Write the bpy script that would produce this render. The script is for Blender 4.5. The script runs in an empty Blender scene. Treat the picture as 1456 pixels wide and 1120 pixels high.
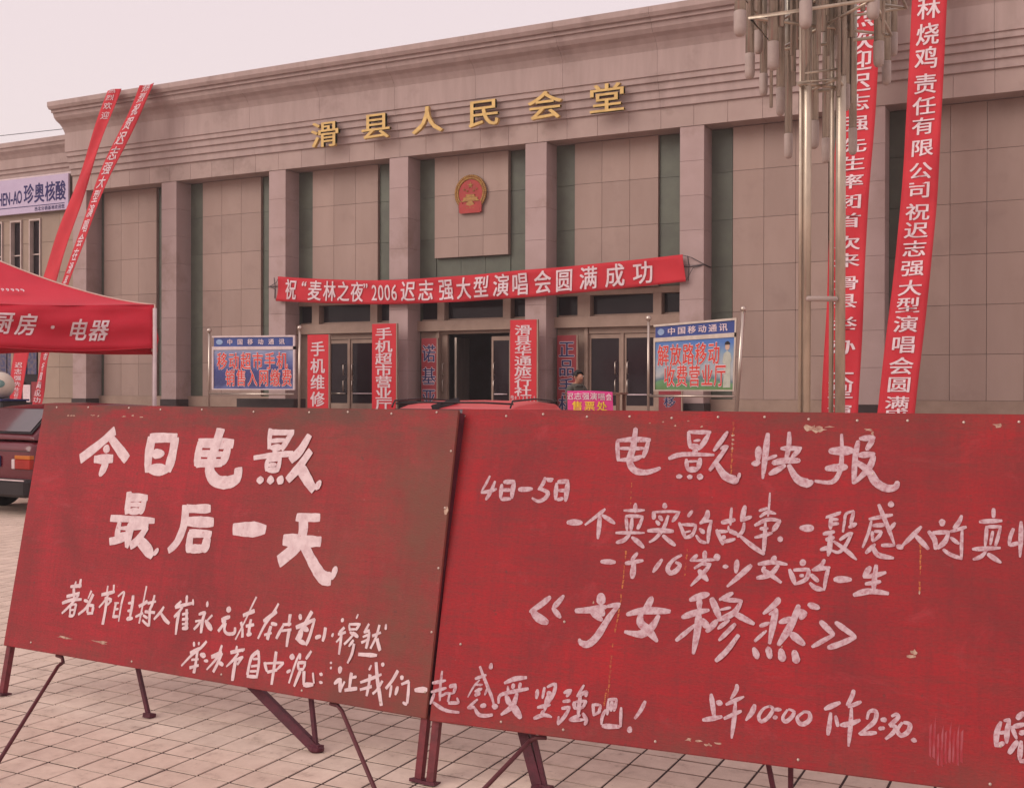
import bpy, bmesh, math, random
from mathutils import Vector, Matrix
random.seed(7)
rad = math.radians
SC = bpy.context.scene
COL = SC.collection

# ------------------------------------------------------------------ camera, sky, sun
CAM_H = 1.52
cd = bpy.data.cameras.new('camera'); cam = bpy.data.objects.new('camera', cd); COL.objects.link(cam)
cd.sensor_width = 36.0; cd.lens = 1592.0 * 36.0 / 1456.0
cd.clip_start = 0.05; cd.clip_end = 3000
YAW, PITCH, ROLL = rad(26.6), rad(-0.22), rad(0.14)
fwd = Vector((-math.sin(YAW) * math.cos(PITCH), math.cos(YAW) * math.cos(PITCH), math.sin(PITCH)))
rgt = Vector((math.cos(YAW), math.sin(YAW), 0)); upv = rgt.cross(fwd)
r2 = rgt * math.cos(ROLL) + upv * math.sin(ROLL); u2 = -rgt * math.sin(ROLL) + upv * math.cos(ROLL)
cam.matrix_world = Matrix(((r2.x, u2.x, -fwd.x, 0), (r2.y, u2.y, -fwd.y, 0), (r2.z, u2.z, -fwd.z, CAM_H), (0, 0, 0, 1)))
SC.camera = cam

w = bpy.data.worlds.new('World'); SC.world = w; w.use_nodes = True
nt = w.node_tree; nt.nodes.clear()
wo = nt.nodes.new('ShaderNodeOutputWorld')
sky = nt.nodes.new('ShaderNodeTexSky'); sky.sky_type = 'NISHITA'; sky.sun_disc = False
SUN_EL, SUN_AZ = rad(30), rad(212)
sky.sun_elevation = SUN_EL; sky.sun_rotation = SUN_AZ; sky.dust_density = 6; sky.air_density = 1.2
b1 = nt.nodes.new('ShaderNodeBackground'); b1.inputs[1].default_value = 0.10
nt.links.new(sky.outputs[0], b1.inputs[0])
tc = nt.nodes.new('ShaderNodeTexCoord'); sp = nt.nodes.new('ShaderNodeSeparateXYZ')
nt.links.new(tc.outputs['Generated'], sp.inputs[0])
cr = nt.nodes.new('ShaderNodeValToRGB')
cr.color_ramp.elements[0].position = 0.0; cr.color_ramp.elements[0].color = (0.93, 0.80, 0.775, 1)
cr.color_ramp.elements[1].position = 0.42; cr.color_ramp.elements[1].color = (0.875, 0.735, 0.765, 1)
nt.links.new(sp.outputs[2], cr.inputs[0])
b2 = nt.nodes.new('ShaderNodeBackground'); b2.inputs[1].default_value = 1.05
nt.links.new(cr.outputs[0], b2.inputs[0])
mx = nt.nodes.new('ShaderNodeMixShader'); mx.inputs[0].default_value = 0.93
nt.links.new(b1.outputs[0], mx.inputs[1]); nt.links.new(b2.outputs[0], mx.inputs[2])
nt.links.new(mx.outputs[0], wo.inputs[0])

sl = bpy.data.lights.new('sun', 'SUN'); sun = bpy.data.objects.new('sun', sl); COL.objects.link(sun)
sl.energy = 1.5; sl.angle = rad(40); sl.color = (1.0, 0.93, 0.85)
sdir = Vector((math.sin(SUN_AZ) * math.cos(SUN_EL), math.cos(SUN_AZ) * math.cos(SUN_EL), math.sin(SUN_EL)))
sun.rotation_euler = sdir.to_track_quat('Z', 'Y').to_euler(); sun.location = sdir * 60

vs = SC.view_settings
vs.view_transform = 'Standard'; vs.look = 'None'; vs.gamma = 1; vs.use_curve_mapping = False; vs.exposure = 0.0
SC.cycles.max_bounces = 6; SC.cycles.use_denoising = True

# ------------------------------------------------------------------ materials
def nd(t, kind, **kw):
    n = t.nodes.new(kind)
    for k, v in kw.items(): setattr(n, k, v)
    return n
MC = {}
def mat(name, c, c2=None, scale=3.0, stretch=(1, 1, 1), rough=0.8, bump=0.0, bscale=None, metal=0.0, spec=0.3, detail=5, lo=0.35, hi=0.65, coords='pos', dirt=None, dirt_scale=1.0, dirt_lo=0.55, dirt_hi=0.75, tone=0.0):
    if name in MC: return MC[name]
    m = bpy.data.materials.new(name); m.use_nodes = True; t = m.node_tree
    bs = t.nodes['Principled BSDF']; bs.inputs['Roughness'].default_value = rough
    bs.inputs['Metallic'].default_value = metal; bs.inputs['Specular IOR Level'].default_value = spec
    if c2 is None: c2 = tuple(x * 0.82 for x in c)
    if coords == 'pos': src = nd(t, 'ShaderNodeNewGeometry').outputs['Position']
    else: src = nd(t, 'ShaderNodeTexCoord').outputs['Object']
    mp = nd(t, 'ShaderNodeMapping'); mp.inputs['Scale'].default_value = stretch
    t.links.new(src, mp.inputs[0])
    n = nd(t, 'ShaderNodeTexNoise'); n.inputs['Scale'].default_value = scale; n.inputs['Detail'].default_value = detail; n.inputs['Roughness'].default_value = 0.6
    t.links.new(mp.outputs[0], n.inputs[0])
    r = nd(t, 'ShaderNodeValToRGB'); r.color_ramp.elements[0].position = lo; r.color_ramp.elements[1].position = hi
    r.color_ramp.elements[0].color = (*c2, 1); r.color_ramp.elements[1].color = (*c, 1)
    t.links.new(n.outputs[0], r.inputs[0]); out = r.outputs[0]
    if dirt:
        n2 = nd(t, 'ShaderNodeTexNoise'); n2.inputs['Scale'].default_value = dirt_scale; n2.inputs['Detail'].default_value = 8; n2.inputs['Roughness'].default_value = 0.65
        t.links.new(src, n2.inputs[0])
        r3 = nd(t, 'ShaderNodeMapRange'); r3.inputs[1].default_value = dirt_lo; r3.inputs[2].default_value = dirt_hi
        t.links.new(n2.outputs[0], r3.inputs[0])
        mm = nd(t, 'ShaderNodeMix', data_type='RGBA'); mm.inputs['B'].default_value = (*dirt, 1)
        t.links.new(r3.outputs[0], mm.inputs['Factor']); t.links.new(out, mm.inputs['A']); out = mm.outputs['Result']
    if tone:
        oi = nd(t, 'ShaderNodeObjectInfo'); mr = nd(t, 'ShaderNodeMapRange'); mr.inputs[3].default_value = 1 - tone; mr.inputs[4].default_value = 1 + tone
        t.links.new(oi.outputs['Random'], mr.inputs[0])
        hs = nd(t, 'ShaderNodeHueSaturation'); t.links.new(mr.outputs[0], hs.inputs['Value']); t.links.new(out, hs.inputs['Color']); out = hs.outputs[0]
    t.links.new(out, bs.inputs['Base Color'])
    if bump:
        n3 = nd(t, 'ShaderNodeTexNoise'); n3.inputs['Scale'].default_value = bscale or scale * 4; n3.inputs['Detail'].default_value = 6
        t.links.new(mp.outputs[0], n3.inputs[0])
        b = nd(t, 'ShaderNodeBump'); b.inputs['Strength'].default_value = bump; b.inputs['Distance'].default_value = 0.01
        t.links.new(n3.outputs[0], b.inputs['Height']); t.links.new(b.outputs[0], bs.inputs['Normal'])
    MC[name] = m; return m

panel_m = mat('stone_panel', (0.37, 0.255, 0.215), (0.34, 0.23, 0.192), 1.3, rough=0.55, tone=0.09, stretch=(1.5, 1.5, .35), dirt=(0.30, 0.2, 0.17), dirt_scale=0.9)
dark_m = mat('dark_green_stone', (0.118, 0.125, 0.094), (0.098, 0.100, 0.078), 2.5, rough=0.45, tone=0.10)
col_m = mat('column_stone', (0.43, 0.305, 0.29), (0.385, 0.27, 0.25), 1.2, rough=0.7, tone=0.035, dirt=(0.29, 0.19, 0.16), dirt_scale=0.7)
fas_m = mat('fascia_stone', (0.42, 0.305, 0.27), (0.38, 0.27, 0.24), 1.5, rough=0.7, tone=0.05, dirt=(0.24, 0.165, 0.14), dirt_scale=0.8)
cor_m = mat('cornice_render', (0.43, 0.315, 0.29), (0.37, 0.27, 0.245), 1.6, (2.2, 2.2, .3), rough=0.85, dirt=(0.26, 0.18, 0.16), dirt_scale=0.6, tone=0.03)
base_m = mat('black_plinth_stone', (0.05, 0.03, 0.03), None, 4, rough=0.4)
frame_m = mat('tan_door_frame', (0.36, 0.245, 0.19), (0.30, 0.2, 0.155), 3, rough=0.5)
steel_m = mat('stainless_steel', (0.60, 0.50, 0.43), (0.5, 0.41, 0.35), 6, (1, 1, .2), rough=0.28, metal=0.85)
pole_m = mat('worn_steel', (0.62, 0.51, 0.40), (0.40, 0.33, 0.26), 4, (1, 1, .3), rough=0.33, metal=0.65)
frost_m = mat('frosted_lamp_glass', (0.40, 0.31, 0.275), (0.35, 0.265, 0.235), 8, rough=0.55)
glass_m = mat('dark_glass', (0.030, 0.018, 0.021), (0.022, 0.012, 0.016), 1.2, rough=0.10, spec=0.22)
inner_m = mat('foyer_wall', (0.36, 0.21, 0.21), None, 2, rough=0.9)
gold_m = mat('gold_paint', (0.64, 0.42, 0.15), (0.50, 0.32, 0.11), 6, rough=0.5, metal=0.15)
cloth_m = mat('red_banner_cloth', (0.56, 0.028, 0.040), (0.48, 0.022, 0.034), 1.5, rough=0.75, bump=0.3, bscale=9)
white_m = mat('white_letter', (0.76, 0.60, 0.62), (0.66, 0.50, 0.52), 14, rough=0.8)
tent_m = mat('red_tent_cloth', (0.58, 0.018, 0.040), (0.50, 0.013, 0.033), 1.2, rough=0.6, bump=0.6, bscale=2.2)
tentedge_m = mat('tent_hem', (0.62, 0.42, 0.36), None, 5)
pwhite_m = mat('white_metal', (0.66, 0.52, 0.52), None, 5, rough=0.4)
sign_red = mat('sign_red', (0.62, 0.022, 0.035), (0.55, 0.018, 0.03), 2, rough=0.5)
sign_dred = mat('sign_dark_red', (0.30, 0.035, 0.045), None, 2, rough=0.6)
navy_m = mat('navy_letter', (0.03, 0.03, 0.11), None, 4)
lil_m = mat('lilac_sign_board', (0.52, 0.42, 0.56), (0.48, 0.38, 0.52), 1.5, rough=0.5)
blueink_m = mat('blue_ink', (0.035, 0.025, 0.13), None, 3)
blue_m = mat('blue_print', (0.045, 0.075, 0.27), (0.035, 0.05, 0.2), 3, rough=0.4)
pink_m = mat('magenta_print', (0.62, 0.05, 0.22), None, 4)
yel_m = mat('yellow_print', (0.80, 0.52, 0.05), None, 4)
rlet_m = mat('red_letter', (0.70, 0.06, 0.04), None, 4)
peg_m = mat('stand_iron', (0.115, 0.022, 0.036), (0.07, 0.018, 0.026), 18, rough=0.6, bump=0.3)
prod_m = mat('stand_rod_iron', (0.11, 0.030, 0.036), (0.10, 0.025, 0.03), 18, rough=0.55)
nail_m = mat('nail_metal', (0.55, 0.42, 0.36), None, 30, rough=0.4, metal=0.5)
chip_m = mat('bare_patch', (0.52, 0.36, 0.27), (0.30, 0.13, 0.10), 60)
drip_m = mat('rust_drip', (0.48, 0.16, 0.05), (0.33, 0.05, 0.035), 30, lo=.4, hi=.6)
carpaint_m = mat('dark_red_car_paint', (0.13, 0.012, 0.020), None, 2, rough=0.25, spec=0.6)
carpaint2_m = mat('bright_red_car_paint', (0.74, 0.07, 0.08), None, 2, rough=0.3, spec=0.5)
blackpl_m = mat('black_plastic', (0.025, 0.018, 0.02), None, 5, rough=0.5)
rubber_m = mat('tyre_rubber', (0.025, 0.02, 0.02), None, 12, rough=0.8)
carglass_m = mat('car_glass', (0.10, 0.075, 0.08), None, 2, rough=0.08, spec=0.8)
lightred_m = mat('tail_lamp_red', (0.36, 0.025, 0.018), None, 5, rough=0.25)
lightor_m = mat('tail_lamp_orange', (0.50, 0.14, 0.02), None, 5, rough=0.25)
skin_m = mat('skin', (0.42, 0.20, 0.13), None, 8, rough=0.6)
hair_m = mat('black_hair', (0.02, 0.012, 0.012), None, 20, rough=0.6)
jacket_m = mat('grey_green_jacket', (0.11, 0.10, 0.085), None, 6, rough=0.9)
trouser_m = mat('dark_trousers', (0.04, 0.035, 0.045), None, 6, rough=0.9)
wood_m = mat('desk_wood', (0.20, 0.10, 0.07), None, 5)
plat_m = mat('platform_stone', (0.34, 0.25, 0.22), None, 2, rough=0.7)
wing_m = mat('wing_stone', (0.36, 0.26, 0.20), (0.31, 0.225, 0.175), 1.2, rough=0.7, tone=0.05)
wframe_m = mat('pale_window_frame', (0.56, 0.44, 0.40), None, 3)
cable_m = mat('cable_black', (0.10, 0.08, 0.085), None, 3)
cream_m = mat('cream_plastic', (0.68, 0.58, 0.48), None, 3, rough=0.4)
greenp_m = mat('green_print', (0.10, 0.20, 0.19), (0.2, 0.3, 0.28), 12)

# ------------------------------------------------------------------ object helpers
def link(name, me, m=None, parent=None, loc=None):
    o = bpy.data.objects.new(name, me); COL.objects.link(o)
    if m is not None and me is not None and not me.materials: me.materials.append(m)
    if parent: o.parent = parent
    if loc is not None: o.location = loc
    return o
def tag(o, label=None, cat=None, group=None, kind=None):
    if label: o['label'] = label
    if cat: o['category'] = cat
    if group: o['group'] = group
    if kind: o['kind'] = kind
    return o
def thing(name, label, cat, loc=(0, 0, 0), group=None, rz=0):
    o = bpy.data.objects.new(name, None); COL.objects.link(o); o.location = loc; o.rotation_euler = (0, 0, rz)
    o.empty_display_size = 0.3
    return tag(o, label, cat, group)
def bm_new(): return bmesh.new()
def fin(name, bm, m, parent=None, smooth=False, loc=None):
    me = bpy.data.meshes.new(name)
    bmesh.ops.recalc_face_normals(bm, faces=bm.faces)
    bm.to_mesh(me); bm.free()
    if smooth:
        for p in me.polygons: p.use_smooth = True
    return link(name, me, m, parent, loc)
def pbox(bm, x0, x1, y0, y1, z0, z1):
    v = [bm.verts.new(p) for p in ((x0, y0, z0), (x1, y0, z0), (x1, y1, z0), (x0, y1, z0), (x0, y0, z1), (x1, y0, z1), (x1, y1, z1), (x0, y1, z1))]
    for f in ((0, 3, 2, 1), (4, 5, 6, 7), (0, 1, 5, 4), (1, 2, 6, 5), (2, 3, 7, 6), (3, 0, 4, 7)): bm.faces.new([v[i] for i in f])
def box(name, x0, x1, y0, y1, z0, z1, m, parent=None, bevel=0.0):
    bm = bm_new(); pbox(bm, x0, x1, y0, y1, z0, z1)
    if bevel: bmesh.ops.bevel(bm, geom=list(bm.edges), offset=bevel, segments=1, affect='EDGES')
    return fin(name, bm, m, parent)
def tube(bm, pts, r, n=8, cap=True):
    pts = [Vector(p) for p in pts]; rings = []
    rs = r if isinstance(r, (list, tuple)) else [r] * len(pts)
    prev = None
    for i, p in enumerate(pts):
        a = pts[max(i - 1, 0)]; b = pts[min(i + 1, len(pts) - 1)]; d = (b - a).normalized()
        if prev is None:
            s = d.cross(Vector((0, 0, 1)))
            if s.length < .05: s = d.cross(Vector((1, 0, 0)))
        else: s = prev - d * prev.dot(d)
        s.normalize(); prev = s; t = d.cross(s)
        rings.append([bm.verts.new(p + (s * math.cos(2 * math.pi * k / n) + t * math.sin(2 * math.pi * k / n)) * rs[i]) for k in range(n)])
    for a, b in zip(rings, rings[1:]):
        for k in range(n): bm.faces.new((a[k], a[(k + 1) % n], b[(k + 1) % n], b[k]))
    if cap: bm.faces.new(rings[0][::-1]); bm.faces.new(rings[-1])
def tubo(name, pts, r, m, parent=None, n=8):
    bm = bm_new(); tube(bm, pts, r, n); return fin(name, bm, m, parent, smooth=True)
def bar(bm, a, b, w, t):           # rectangular bar between two points
    a, b = Vector(a), Vector(b); d = (b - a).normalized(); s = d.cross(Vector((0, 1, 0.001))).normalized(); u = d.cross(s)
    vs_ = []
    for p in (a, b):
        for i, j in ((-1, -1), (1, -1), (1, 1), (-1, 1)): vs_.append(bm.verts.new(p + s * i * w / 2 + u * j * t / 2))
    for f in ((0, 1, 2, 3), (7, 6, 5, 4), (0, 4, 5, 1), (1, 5, 6, 2), (2, 6, 7, 3), (3, 7, 4, 0)): bm.faces.new([vs_[i] for i in f])
def sphere(bm, c, r, seg=12, rings=8, sc=(1, 1, 1)):
    bmesh.ops.create_uvsphere(bm, u_segments=seg, v_segments=rings, radius=r, matrix=Matrix.Translation(c) @ Matrix.Diagonal((*sc, 1)))

# glyphs of the built-in font, centred on the em square, one em = 1
GC = {}
def glyph(ch, bold=0.0, depth=0.0):
    """outline of one character; extra weight comes from shifted copies, each a hair in front of the last (z)"""
    k = (ch, bold, depth)
    if k not in GC:
        c = bpy.data.curves.new('g', 'FONT'); c.body = ch; c.extrude = depth; c.resolution_u = 3
        o = bpy.data.objects.new('g', c); COL.objects.link(o)
        me = bpy.data.meshes.new_from_object(o.evaluated_get(bpy.context.evaluated_depsgraph_get()))
        v0 = [v.co.copy() for v in me.vertices]; f0_ = [tuple(p.vertices) for p in me.polygons]
        bpy.data.objects.remove(o); bpy.data.curves.remove(c); bpy.data.meshes.remove(me)
        x0 = min(v.x for v in v0); x1 = max(v.x for v in v0); cx = 0.5 if ord(ch) > 0x2e80 else (x0 + x1) / 2
        vs_, fs = [], []
        sh = [(0, 0)] if bold <= 0 else [(-bold, -bold * .6), (bold, -bold * .6), (-bold, bold * .6), (bold, bold * .6)] + ([(0, bold), (0, -bold)] if bold > .02 else [])
        for n_, (dx, dy) in enumerate(sh):
            b_ = len(vs_); vs_ += [Vector((v.x - cx + dx, v.y - 0.37 + dy, v.z + n_ * .0009)) for v in v0]; fs += [tuple(b_ + i for i in f) for f in f0_]
        GC[k] = (vs_, fs, 0.0)
    return GC[k]
ZV_ = lambda q, v: q - Vector((0, v.z, 0))
def word(items, f, name, m, parent, bold=0.012, separate=False):
    """items: (char, cx, cy, w, h[, slant]); f maps flat (x, y) to a point in space"""
    bm = bm_new(); objs = []
    for it in items:
        ch, cx, cy, w_, h_ = it[:5]; sl_ = it[5] if len(it) > 5 else 0
        vs_, fs, _ = glyph(ch, bold)
        nv = [bm.verts.new(f(cx + v.x * w_ + sl_ * v.y * h_, cy + v.y * h_) - Vector((0, v.z, 0))) for v in vs_]
        for q in fs:
            try: bm.faces.new([nv[i] for i in q])
            except ValueError: pass
    return fin(name, bm, m, parent)
def plane_f(o, ex, ey):
    o, ex, ey = Vector(o), Vector(ex), Vector(ey)
    return lambda x, y: o + ex * x + ey * y

# ------------------------------------------------------------------ people's hall
def settle(root):
    for c in root.children: c.location = Vector(c.location) - Vector(root.location)
CL = [-29.25, -25.10, -20.95, -16.80, -12.65, -8.50, -4.35, -0.20]      # left edges of the columns
CW, YF, YB = 0.60, 26.0, 26.66
SOF, FLO = 7.86, 0.90
XL, XR = -28.9, 2.6
hall = thing('assembly_hall', 'long pale stone assembly hall with columns, heavy cornice and gold characters', 'building', (-13, 26, 0))
rbm = bm_new(); pbox(rbm, XL, XR, 32.3, 46, 0, 9.6); pbox(rbm, XL, XR, 27.3, 32.29, 4.8, 9.6); pbox(rbm, XL, -20.5, 27.3, 32.29, 0, 4.79); pbox(rbm, -8.3, XR, 27.3, 32.29, 0, 4.79); fin('rear_block', rbm, cor_m, hall)
box('roof_slab', XL, XR, 26.2, 46.2, 9.62, 9.9, cor_m, hall)
# backing wall, leaving the three door bays open below the beam
bm = bm_new()
pbox(bm, XL, CL[2] + CW, YB, 27.25, 0.0, SOF)
for i in (2, 3, 4): pbox(bm, CL[i] + CW, CL[i + 1], YB, 27.25, 4.1, SOF)
for i in (3, 4): pbox(bm, CL[i] + .002, CL[i] + CW - .002, YB, 27.25, 0.0, SOF)
pbox(bm, CL[5], XR, YB, 27.25, 0.0, SOF)
fin('backing_wall', bm, dark_m, hall)
bm = bm_new()
pbox(bm, -20.3, -8.5, 32.0, 32.2, .9, 4.6); pbox(bm, -20.4, -20.3, 27.3, 32, .9, 4.6); pbox(bm, -8.5, -8.4, 27.3, 32, .9, 4.6)
pbox(bm, -20.3, -8.5, 27.26, 32, .8, .9); pbox(bm, -20.3, -8.5, 27.26, 32, 4.6, 4.7)
fin('foyer', bm, inner_m, hall)
box('soffit', XL, XR, YF + .01, YB + .5, SOF + .006, SOF + .25, cor_m, hall)
# columns of stone blocks
PZ = [1.30, 2.32, 3.41, 4.52, 5.65, 6.80, SOF - .003]
bm_c = {}
for i, cx in enumerate(CL):
    if i == 0: cx = XL
    c = box('column', cx + .02, cx + CW - .02, YF + .02, YB + .2, FLO, SOF, base_m, hall)
    box('column_base', cx - .03, cx + CW + .03, YF - .03, YB, FLO, 1.20, base_m, c, .008)
    zz = [1.20] + [1.20 + (SOF - 1.203) * k / 8 for k in range(1, 9)]
    for a, b in zip(zz, zz[1:]): box('column_block', cx, cx + CW, YF, YB - .001, a + .002, b - .002, col_m, c, .004)
# stone panels and the darker strips beside them
def pnl(name, x0, x1, y0, z0, z1, m, pr): return box(name, x0, x1, y0, YB - .002, z0, z1, m, pr)
g = .0045
BEAM = 4.1
for i in range(len(CL)):
    L = CL[i] if i else XL - .0
    zb = 1.30
    door = i in (2, 3, 4)
    xe = CL[i + 1] if i + 1 < len(CL) else XR
    a, b = L + 1.15, L + 3.41
    if i == 0: a = CL[0] + 1.15; b = CL[0] + 3.41
    if i == 7: a, b = L + 1.15, XR - .2
    zs_ = [z for z in PZ if not door or z > BEAM + .05]
    if door: zs_ = [BEAM + .01] + zs_
    for z0, z1 in zip(zs_, zs_[1:]):
        pnl('dark_panel', L + CW + .004, a - .03, YB - .025, z0 + g, z1 - g, dark_m, hall)
        pnl('dark_panel', b + .03, xe - .004, YB - .025, z0 + g, z1 - g, dark_m, hall)
        n = 3 if i < 7 else 2
        for k in range(n):
            x0 = a + (b - a) * k / n; x1 = a + (b - a) * (k + 1) / n
            if i == 3 and z1 <= 5.2: pnl('dark_panel', x0 + g, x1 - g, YB - .025, z0 + g, z1 - g, dark_m, hall)
            elif i == 3 and z0 < 5.2: pnl('dark_panel', x0 + g, x1 - g, YB - .025, z0 + g, 5.10 - g, dark_m, hall); pnl('stone_panel', x0 + g, x1 - g, YB - .17, 5.11, z1 - g, panel_m, hall)
            else: pnl('stone_panel', x0 + g, x1 - g, YB - (.17 if i == 3 else .11), z0 + g, z1 - g, panel_m, hall)
    if not door:
        box('sill', L + CW + .004, xe - .004, YB - .16, YB, .985, 1.298, frame_m, hall)
        box('plinth', L + CW + .004, xe - .004, YB - .10, YB, FLO, .983, base_m, hall)
# fascia blocks, fine steps and cornice (front and left return)
x = XL
while x < XR - .1:
    x1 = min(x + .83, XR); box('fascia_block', x + .003, x1 - .003, YF - .02, YF + .45, SOF + .0, SOF + .50, fas_m, hall, .003); x = x1
prof = [(.0, .50), (.05, .515), (.05, .70), (.11, .715), (.11, .90), (.17, .915), (.17, 1.08), (.23, 1.095), (.23, 1.22), (.27, 1.235),
        (.27, 1.84), (.30, 1.90), (.36, 2.0), (.46, 2.10), (.58, 2.17), (.66, 2.26), (.69, 2.36), (.69, 2.38), (.76, 2.385), (.76, 2.47), (.84, 2.475), (.90, 2.56), (.90, 2.70), (-.4, 2.71)]
cuts = [XL - 0.0] + [XL + 2.49 * k for k in range(1, 13)] + [XR]
cor = fin('cornice_core', (lambda b_: (pbox(b_, XL + .02, XR, YF + .02, 27.3, SOF + .26, SOF + 2.6), b_)[1])(bm_new()), cor_m, hall)
for a, b in zip(cuts, cuts[1:]):
    bm = bm_new(); A = []; B = []
    for o, z in prof:
        xa = a + .003 if a > XL + .1 else XL - o * .12
        A.append(bm.verts.new((xa, YF - .03 - o, SOF + z))); B.append(bm.verts.new((b - .003, YF - .03 - o, SOF + z)))
    for k in range(len(prof) - 1): bm.faces.new((A[k], B[k], B[k + 1], A[k + 1]))
    ca = bm.verts.new((a + .003 if a > XL + .1 else XL, YF + .3, SOF + .5)); cb = bm.verts.new((b - .003, YF + .3, SOF + .5))
    bm.faces.new([ca] + A[::-1]) if a > XL + .1 else None
    bm.faces.new([cb] + B)
    bm.faces.new((A[0], ca, cb, B[0])); bm.faces.new((A[-1], B[-1], cb, ca))
    if a <= XL + .1:      # return along the left side
        C_ = [bm.verts.new((XL - o * .12, 46, SOF + z)) for o, z in prof]
        for k in range(len(prof) - 1): bm.faces.new((A[k], A[k + 1], C_[k + 1], C_[k]))
    fin('cornice_block', bm, cor_m, cor)
# door fronts
def post(n_, x0, x1, y0, y1, z0, z1, m=frame_m, pr=None): return box(n_, x0, x1, y0, y1, z0, z1, m, pr or hall, .004)
def handle(x, z, pr):
    return tubo('door_handle', [(x, 26.66, z - .16), (x, 26.60, z - .14), (x, 26.60, z + .14), (x, 26.66, z + .16)], .016, steel_m, pr, 6)
for i, ms, jl, jr, posts in ((2, (1.12, 1.37, 1.40, 3.15, 3.39), 1.62, 3.25, (2.29, 2.41)), (3, (1.20, 1.42, 1.45, 3.22, 3.45), 1.22, 3.39, ()), (4, (1.23, 1.58, 1.62, 3.28, 3.50), 1.49, 3.30, (2.34, 2.49))):
    L = CL[i]
    b = post('door_beam', L + CW + .002, CL[i + 1] - .002, 26.60, 26.9, 3.94, BEAM, frame_m)
    post('lintel', L + CW + .002, CL[i + 1] - .002, 26.50, 26.9, 3.12, 3.40)
    for x0, x1 in ((ms[0], ms[1]), (ms[3], ms[4])): post('mullion', L + x0, L + x1, 26.56, 26.85, 3.402, 3.938)
    for x0, x1 in ((CW + .01, ms[0] - .005), (ms[1] + .01, ms[3] - .01), (ms[4] + .005, 4.14)):
        wdw = post('transom_window', L + x0, L + x1, 26.74, 26.78, 3.402, 3.46, frame_m)
        box('pane', L + x0, L + x1, 26.80, 26.815, 3.461, 3.937, glass_m, wdw)
    post('side_jamb', L + jl - .10, L + jl, 26.62, 26.84, FLO, 3.118); post('side_jamb', L + jr, L + jr + .12, 26.62, 26.84, FLO, 3.118)
    for x0, x1 in ((CW + .002, jl - .105), (jr + .125, 4.148)):
        box('side_panel', L + x0, L + x1, 26.70, 26.80, FLO, 3.118, frame_m, hall)
    def leaf(x0, x1, y=26.72, ang=0):
        d = thing('door_leaf', None, None, (0, 0, 0)); d.parent = hall
        s = .055
        for q in ((x0, x0 + s, FLO, 2.95), (x1 - s, x1, FLO, 2.95), (x0 + s, x1 - s, FLO + .02, 1.12), (x0 + s, x1 - s, 2.84, 2.95)):
            box('frame', q[0], q[1], y, y + .05, q[2], q[3], frame_m, d)
        box('pane', x0 + s, x1 - s, y + .02, y + .03, 1.12, 2.84, glass_m, d)
        for z in (2.08, 1.62): handle((x0 + .12) if ang else (x1 - .12), z, d)
        tubo('push_bar', [(x0 + .1, y - .03, 1.40), (x1 - .1, y - .03, 1.40)], .018, white_m if ang else steel_m, d, 6)
        return d
    if posts:
        post('door_header', L + jl, L + jr, 26.68, 26.82, 2.96, 3.118)
        leaf(L + jl + .005, L + posts[0] + .03); leaf(L + posts[1] - .03, L + jr - .005, ang=1)
        post('centre_post', L + posts[0] + .035, L + posts[1] - .035, 26.68, 26.80, FLO, 2.958)
    else:
        post('door_header', L + jl, L + jr, 26.70, 26.82, 3.04, 3.118)
        leaf(L + 2.80, L + jr - .005, ang=1)
        # leaf standing open, seen edge on
        d = box('open_door_leaf', L + 1.58, L + 1.64, 26.86, 27.6, FLO, 2.95, steel_m, hall)
        post('inner_jamb', L + jl + .005, L + jl + .20, 26.74, 26.84, FLO, 3.03, frame_m)
        for z in (2.08, 1.62): handle(L + jl + .12, z, hall)
settle(hall)

# gold characters over the entrance
gold = thing('gold_inscription', 'row of six gold characters mounted on the stepped cornice', 'lettering', (-14.5, 25.6, 8.3))
for ch, xx, zz in zip('滑县人民会堂', (-18.68, -16.99, -15.36, -13.66, -11.92, -10.24), (8.62, 8.68, 8.67, 8.68, 8.67, 8.66)):
    vs_, fs, _ = glyph(ch, .011, .045)
    bm = bm_new(); nv = [bm.verts.new((xx + v.x * 1.0, 25.64 - v.z * 1.1, zz + v.y * .76)) for v in vs_]
    for q in fs:
        try: bm.faces.new([nv[k] for k in q])
        except ValueError: pass
    fin('gold_character', bm, gold_m, gold)
settle(gold)

# national emblem
emb = thing('emblem', 'round red and gold emblem with stars and gate on the centre panel', 'emblem', (-14.49, 26.47, 6.78))
def disc(bm, cx, cz, r, y0, y1, n=40, sx=1.0):
    A = [bm.verts.new((cx + sx * r * math.cos(2 * math.pi * k / n), y0, cz + r * math.sin(2 * math.pi * k / n))) for k in range(n)]
    B = [bm.verts.new((v.co.x, y1, v.co.z)) for v in A]
    bm.faces.new(A); bm.faces.new(B[::-1])
    for k in range(n): bm.faces.new((A[k], B[k], B[(k + 1) % n], A[(k + 1) % n]))
bm = bm_new(); disc(bm, 0, .02, .38, -.05, .02); fin('red_field', bm, mat('emblem_red', (.40, .035, .03), None, 6, rough=.45), emb)
egold = mat('emblem_gold', (.40, .215, .06), (.26, .12, .04), 14, rough=.45, metal=.2)
bm = bm_new()
for k in range(46):                        # sheaf-like rim of leaf shapes
    a = rad(-58 + 296 * k / 45); c_, s_ = math.cos(a), math.sin(a)
    for rr in (.395, .455):
        sphere(bm, (c_ * rr, -.05, .02 + s_ * rr), .040, 6, 4, (1, .7, 1))
fin('wheat_rim', bm, egold, emb, smooth=True)
bm = bm_new()
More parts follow.
